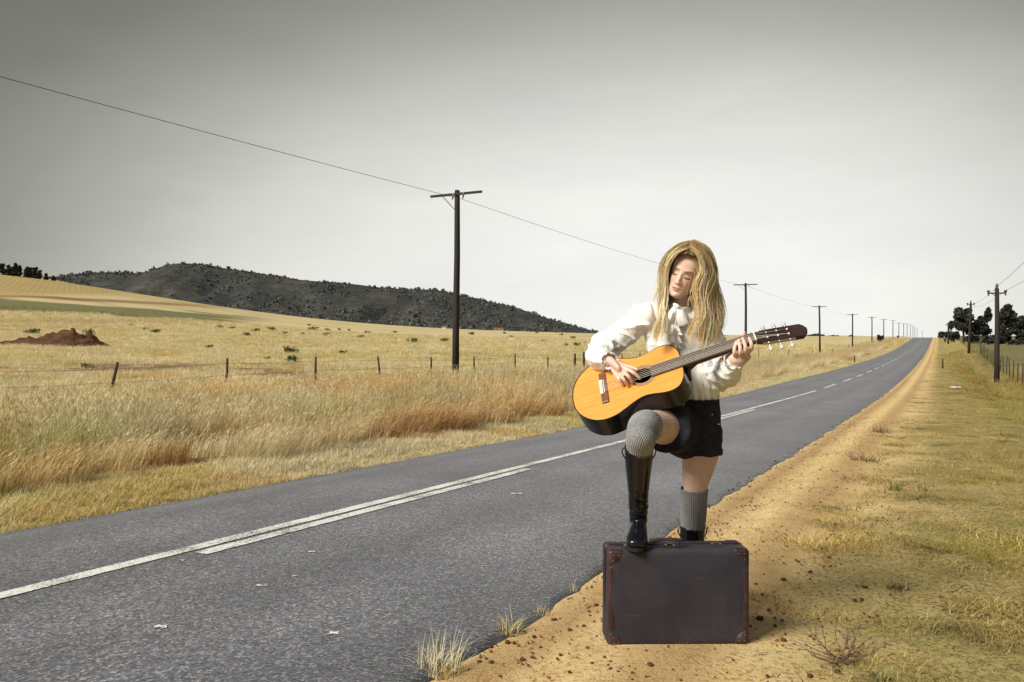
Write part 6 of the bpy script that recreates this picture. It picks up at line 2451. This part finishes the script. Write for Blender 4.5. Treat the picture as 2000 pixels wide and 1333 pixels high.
zb = org.z + SH
xf = lambda px_, Y: (px_ - 1000) / F * Y
boot([W(1248, 872, 3.150), W(1247.5, 900, 3.185), W(1247, 945, 3.24), W(1247, 988, 3.29), W(1247, 1022, 3.315)], [.0575, .0555, .0455, .0365, .036],
     [(xf(1249, 3.355), 3.355, zb + .045), (xf(1248, 3.31), 3.31, zb + .055), (xf(1246, 3.25), 3.25, zb + .045), (xf(1244, 3.205), 3.205, zb + .034), (xf(1243, 3.175), 3.175, zb + .028)],
     [(.033, .040), (.035, .052), (.040, .038), (.0435, .026), (.036, .019)], zb, 'black patent boot planted on the suitcase', W(1248, 880, 3.155), .057)
gl_ = gz(xf(1350, 3.55), 3.55)
boot([W(1352.5, 1027, 3.525), W(1352, 1058, 3.53), W(1351, 1105, 3.545), W(1350, 1150, 3.56), W(1350, 1180, 3.56)], [.0545, .053, .0455, .0375, .037],
     [(xf(1350, 3.59), 3.59, gl_ + .045), (xf(1350, 3.545), 3.545, gl_ + .055), (xf(1350, 3.48), 3.48, gl_ + .045), (xf(1350, 3.425), 3.425, gl_ + .034), (xf(1350, 3.395), 3.395, gl_ + .028)],
     [(.033, .040), (.035, .052), (.040, .038), (.0435, .026), (.036, .019)], gl_, 'black patent boot on the ground behind the suitcase', W(1352.5, 1035, 3.525), .054)

# ---- hair: many tapering strands gathered in locks
hv, hf, hcol = [], [], []


def strand(P, r, c0, c1, nside=3):
    """P (m,3)"""
    m = len(P)
    T = np.gradient(P, axis=0)
    T /= np.linalg.norm(T, axis=1)[:, None] + 1e-9
    ref = np.array([0, 1.0, .15])
    A = ref - T * (T @ ref)[:, None]
    A /= np.linalg.norm(A, axis=1)[:, None] + 1e-9
    B = np.cross(T, A)
    k0 = sum(len(q) for q in hv)
    u = np.linspace(0, 1, m)
    rad = r * np.clip(np.minimum(1.0, (1 - u) * 3.0 + .06), .06, 1)
    ring = []
    for j in range(nside):
        th = 2 * math.pi * j / nside
        ring.append(P + (A * math.cos(th) * .6 + B * math.sin(th)) * rad[:, None])
    V = np.stack(ring, 1).reshape(-1, 3)
    hv.append(V)
    i = np.arange(m - 1)[:, None] * nside
    j = np.arange(nside)[None]
    q = np.stack([i + j, i + (j + 1) % nside, i + nside + (j + 1) % nside, i + nside + j], -1).reshape(-1, 4) + k0
    hf.append(q)
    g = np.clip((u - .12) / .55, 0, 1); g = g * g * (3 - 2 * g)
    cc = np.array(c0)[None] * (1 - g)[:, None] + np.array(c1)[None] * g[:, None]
    hcol.append(np.repeat(cc, nside, 0))


def resample(guide, m=26):
    A = np.array(catmull([tuple(q) for q in guide], 8))
    d = np.concatenate([[0], np.cumsum(np.linalg.norm(np.diff(A, axis=0), axis=1))])
    uu = np.linspace(0, d[-1], m)
    return np.stack([np.interp(uu, d, A[:, c]) for c in range(3)], -1)


def hair_group(guides, nlock, per, wave=.008, rad=(.0006, .0013), spread=.008, depth=.012, bright=1.0, cut=(.85, 1.0), freq=(1.6, 3.0), root=None):
    Gd = np.stack([resample(g) for g in guides])
    ng, m = Gd.shape[:2]
    u = np.linspace(0, 1, m)
    for _ in range(nlock):
        w_ = random.random() * (ng - 1)
        i = min(int(w_), ng - 2); f = w_ - i
        base = Gd[i] * (1 - f) + Gd[i + 1] * f
        base = base + np.array([0, random.uniform(-depth, depth), 0]) * np.minimum(1, u * 3)[:, None]
        fr_, ph = freq[0] * .5 + freq[1] * .5 + random.gauss(0, .15), 1.7 * w_ + random.gauss(0, .55)
        am = wave * random.uniform(.4, 1.3)
        wv = np.sin(u * fr_ * 2 * math.pi + ph)[:, None] * np.array([am, am * .5, 0]) * (u ** .8)[:, None]
        base = base + wv
        tone = min(1, max(0, .56 + .40 * math.sin(w_ * 6.1 + ng) + random.gauss(0, .16)))  # lock tone: blonde streaks, with shadows and pale highlights painted in
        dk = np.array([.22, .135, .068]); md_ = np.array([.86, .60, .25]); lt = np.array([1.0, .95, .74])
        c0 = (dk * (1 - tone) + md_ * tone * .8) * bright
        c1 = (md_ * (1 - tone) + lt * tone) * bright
        L = random.uniform(*cut)
        for _k in range(per):
            off = np.array([random.gauss(0, spread), random.gauss(0, spread * .7), random.gauss(0, spread * .4)])
            conv = (.55 + .45 * np.sin(u * 3.0 + ph))[:, None]
            P = base + off * conv * np.minimum(1, .25 + u * 2.5)[:, None]
            P = P + np.stack([.0012 * np.sin(u * 20 + random.random() * 6), .001 * np.cos(u * 17 + random.random() * 6), 0 * u], -1)
            mm = int(m * L * random.uniform(.93, 1.0))
            t1 = random.uniform(.85, 1.15)
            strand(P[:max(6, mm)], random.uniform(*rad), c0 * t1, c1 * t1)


# skull cap of hair, open over the face
capv = []
nth, nph = 44, 72
for i in range(nth):
    for k in range(nph):
        z = .117 - .215 * (i / (nth - 1)) ** 1.25
        zc = max(min(z, .1130), -.11)
        a, f, b = float(_a(zc)), float(_f(zc)), float(_b(zc))
        th = 2 * math.pi * k / nph
        yc, hd_ = (b - f) / 2, (b + f) / 2
        x = math.cos(th) * (a + .010); y = yc + math.sin(th) * (hd_ + .010)
        # hairline: draw the front of the cap back behind the forehead and cheeks
        front = max(0.0, -math.sin(th))
        lim = .092 - .020 * abs(math.cos(th))
        if z < lim and front > 0:
            y = max(y, -.046 + (.092 - z) * .42)
            if y > -.052:
                s_ = math.copysign(1, x) if abs(x) > 1e-4 else 1
                if abs(x) < .058:
                    x = s_ * .060
        y += .003 * mnoise.noise((x * 40, z * 40, 1))
        capv.append(tuple(HW(x, y, z)))
k0 = 0
hv.append(np.array(capv))
q = []
for i in range(nth - 1):
    for k in range(nph):
        th = 2 * math.pi * (k + .5) / nph
        z = .117 - .215 * ((i + .5) / (nth - 1)) ** 1.25
        if z < .088 and -math.sin(th) > .30:
            continue
        q.append((i * nph + k, i * nph + (k + 1) % nph, (i + 1) * nph + (k + 1) % nph, (i + 1) * nph + k))
hf.append(np.array(q))
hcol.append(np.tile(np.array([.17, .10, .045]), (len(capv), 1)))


def Wg(*pts):
    return [W(*p_) for p_ in pts]


# parting sits right of the middle of the crown
left = [Wg((1348, 471, 3.50), (1326, 477, 3.49), (1307, 498, 3.48), (1296, 524, 3.48), (1293, 552, 3.47), (1290, 585, 3.45), (1286, 618, 3.41), (1276, 648, 3.36), (1267, 672, 3.32)),
        Wg((1350, 473, 3.46), (1329, 479, 3.44), (1310, 499, 3.44), (1298, 526, 3.45), (1296, 556, 3.45), (1293, 592, 3.43), (1289, 630, 3.38), (1277, 662, 3.335), (1270, 682, 3.31)),
        Wg((1350, 476, 3.43), (1332, 483, 3.39), (1314, 500, 3.39), (1302, 528, 3.41), (1300, 560, 3.42), (1302, 594, 3.41), (1299, 632, 3.36), (1287, 664, 3.31), (1285, 686, 3.29))]
right = [Wg((1350, 474, 3.42), (1357, 486, 3.35), (1368, 506, 3.335), (1374, 530, 3.34), (1365, 556, 3.34), (1363, 590, 3.335), (1362, 622, 3.30), (1348, 655, 3.275), (1354, 690, 3.27)),
         Wg((1353, 472, 3.44), (1364, 484, 3.375), (1375, 508, 3.35), (1380, 540, 3.35), (1372, 575, 3.34), (1377, 612, 3.32), (1371, 645, 3.29), (1365, 672, 3.27), (1370, 698, 3.265)),
         Wg((1355, 469, 3.47), (1373, 480, 3.43), (1386, 510, 3.40), (1391, 548, 3.385), (1390, 588, 3.365), (1393, 625, 3.335), (1385, 660, 3.295), (1382, 696, 3.27)),
         Wg((1357, 469, 3.50), (1380, 482, 3.48), (1393, 514, 3.46), (1399, 553, 3.45), (1404, 590, 3.42), (1405, 628, 3.38), (1400, 662, 3.33), (1396, 692, 3.30))]
hair_group(left, 100, 12, .014, spread=.0065, depth=.012, cut=(.78, 1.0), freq=(1.5, 2.1))
hair_group(right, 200, 15, .017, spread=.0080, depth=.016, cut=(.78, 1.0), freq=(1.4, 2.6))
# combed back from the hairline, under the framing locks
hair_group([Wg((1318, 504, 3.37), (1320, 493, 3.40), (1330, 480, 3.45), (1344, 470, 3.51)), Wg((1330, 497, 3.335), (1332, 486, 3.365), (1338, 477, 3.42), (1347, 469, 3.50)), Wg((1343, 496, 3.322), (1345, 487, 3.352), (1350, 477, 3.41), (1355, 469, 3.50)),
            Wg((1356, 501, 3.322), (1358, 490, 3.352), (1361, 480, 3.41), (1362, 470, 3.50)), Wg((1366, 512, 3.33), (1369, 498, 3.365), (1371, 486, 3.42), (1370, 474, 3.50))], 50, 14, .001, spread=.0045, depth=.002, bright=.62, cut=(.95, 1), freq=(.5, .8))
# locks that frame the face
hair_group([Wg((1350, 478, 3.41), (1341, 486, 3.345), (1327, 492, 3.332), (1313, 505, 3.35), (1303, 530, 3.39), (1300, 566, 3.41)), Wg((1350, 474, 3.42), (1334, 478, 3.39), (1317, 490, 3.38), (1305, 510, 3.40), (1298, 540, 3.42), (1296, 572, 3.43))], 26, 14, .003, spread=.0042, depth=.004, cut=(.9, 1), freq=(1, 1.6))
hair_group([Wg((1348, 478, 3.41), (1350, 486, 3.35), (1362, 495, 3.325), (1370, 510, 3.318), (1371, 530, 3.32), (1362, 549, 3.325), (1359, 568, 3.33), (1362, 594, 3.335)), Wg((1350, 475, 3.41), (1354, 484, 3.35), (1365, 496, 3.322), (1374, 515, 3.318), (1374, 538, 3.32), (1365, 558, 3.325), (1362, 580, 3.33), (1366, 602, 3.33))], 28, 14, .003, spread=.0048, depth=.005, cut=(.9, 1), freq=(1, 1.8))
# a thick fall behind the neck, and loose hairs
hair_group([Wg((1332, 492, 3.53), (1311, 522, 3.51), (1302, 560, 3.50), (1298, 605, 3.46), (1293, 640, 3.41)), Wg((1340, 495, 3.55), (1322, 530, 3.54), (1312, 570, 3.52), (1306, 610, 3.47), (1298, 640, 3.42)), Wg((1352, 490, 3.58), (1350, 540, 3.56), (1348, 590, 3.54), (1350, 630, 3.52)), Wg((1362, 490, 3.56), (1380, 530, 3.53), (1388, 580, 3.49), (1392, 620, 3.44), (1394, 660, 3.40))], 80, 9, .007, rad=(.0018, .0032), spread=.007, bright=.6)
hair_group(right, 240, 1, .017, rad=(.0006, .0010), spread=.019, depth=.02, freq=(2, 4), cut=(.6, 1.0))
hair_group(left, 130, 1, .018, rad=(.0006, .0010), spread=.011, depth=.015, freq=(2, 4), cut=(.6, 1.0))
V = np.concatenate(hv); Q = np.concatenate(hf)
me = bpy.data.meshes.new('hair')
me.vertices.add(len(V)); me.vertices.foreach_set('co', V.astype(np.float32).ravel())
me.loops.add(Q.size); me.loops.foreach_set('vertex_index', Q.astype(np.int32).ravel())
me.polygons.add(len(Q)); me.polygons.foreach_set('loop_start', np.arange(0, Q.size, 4, dtype=np.int32))
me.polygons.foreach_set('use_smooth', np.full(len(Q), True))
me.update(calc_edges=True)
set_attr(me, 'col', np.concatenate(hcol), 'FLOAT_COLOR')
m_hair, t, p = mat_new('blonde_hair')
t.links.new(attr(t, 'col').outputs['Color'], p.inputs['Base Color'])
p.inputs['Roughness'].default_value = .42
p.inputs['Specular IOR Level'].default_value = .55
p.inputs['Specular Tint'].default_value = (1, .85, .6, 1)
trn = N(t, 'ShaderNodeBsdfTranslucent')
t.links.new(attr(t, 'col').outputs['Color'], trn.inputs['Color'])
ms = N(t, 'ShaderNodeMixShader'); ms.inputs[0].default_value = .36
t.links.new(p.outputs[0], ms.inputs[1]); t.links.new(trn.outputs[0], ms.inputs[2])
t.links.new(ms.outputs[0], t.nodes['Material Output'].inputs[0])
child(link('hair', me, m_hair))
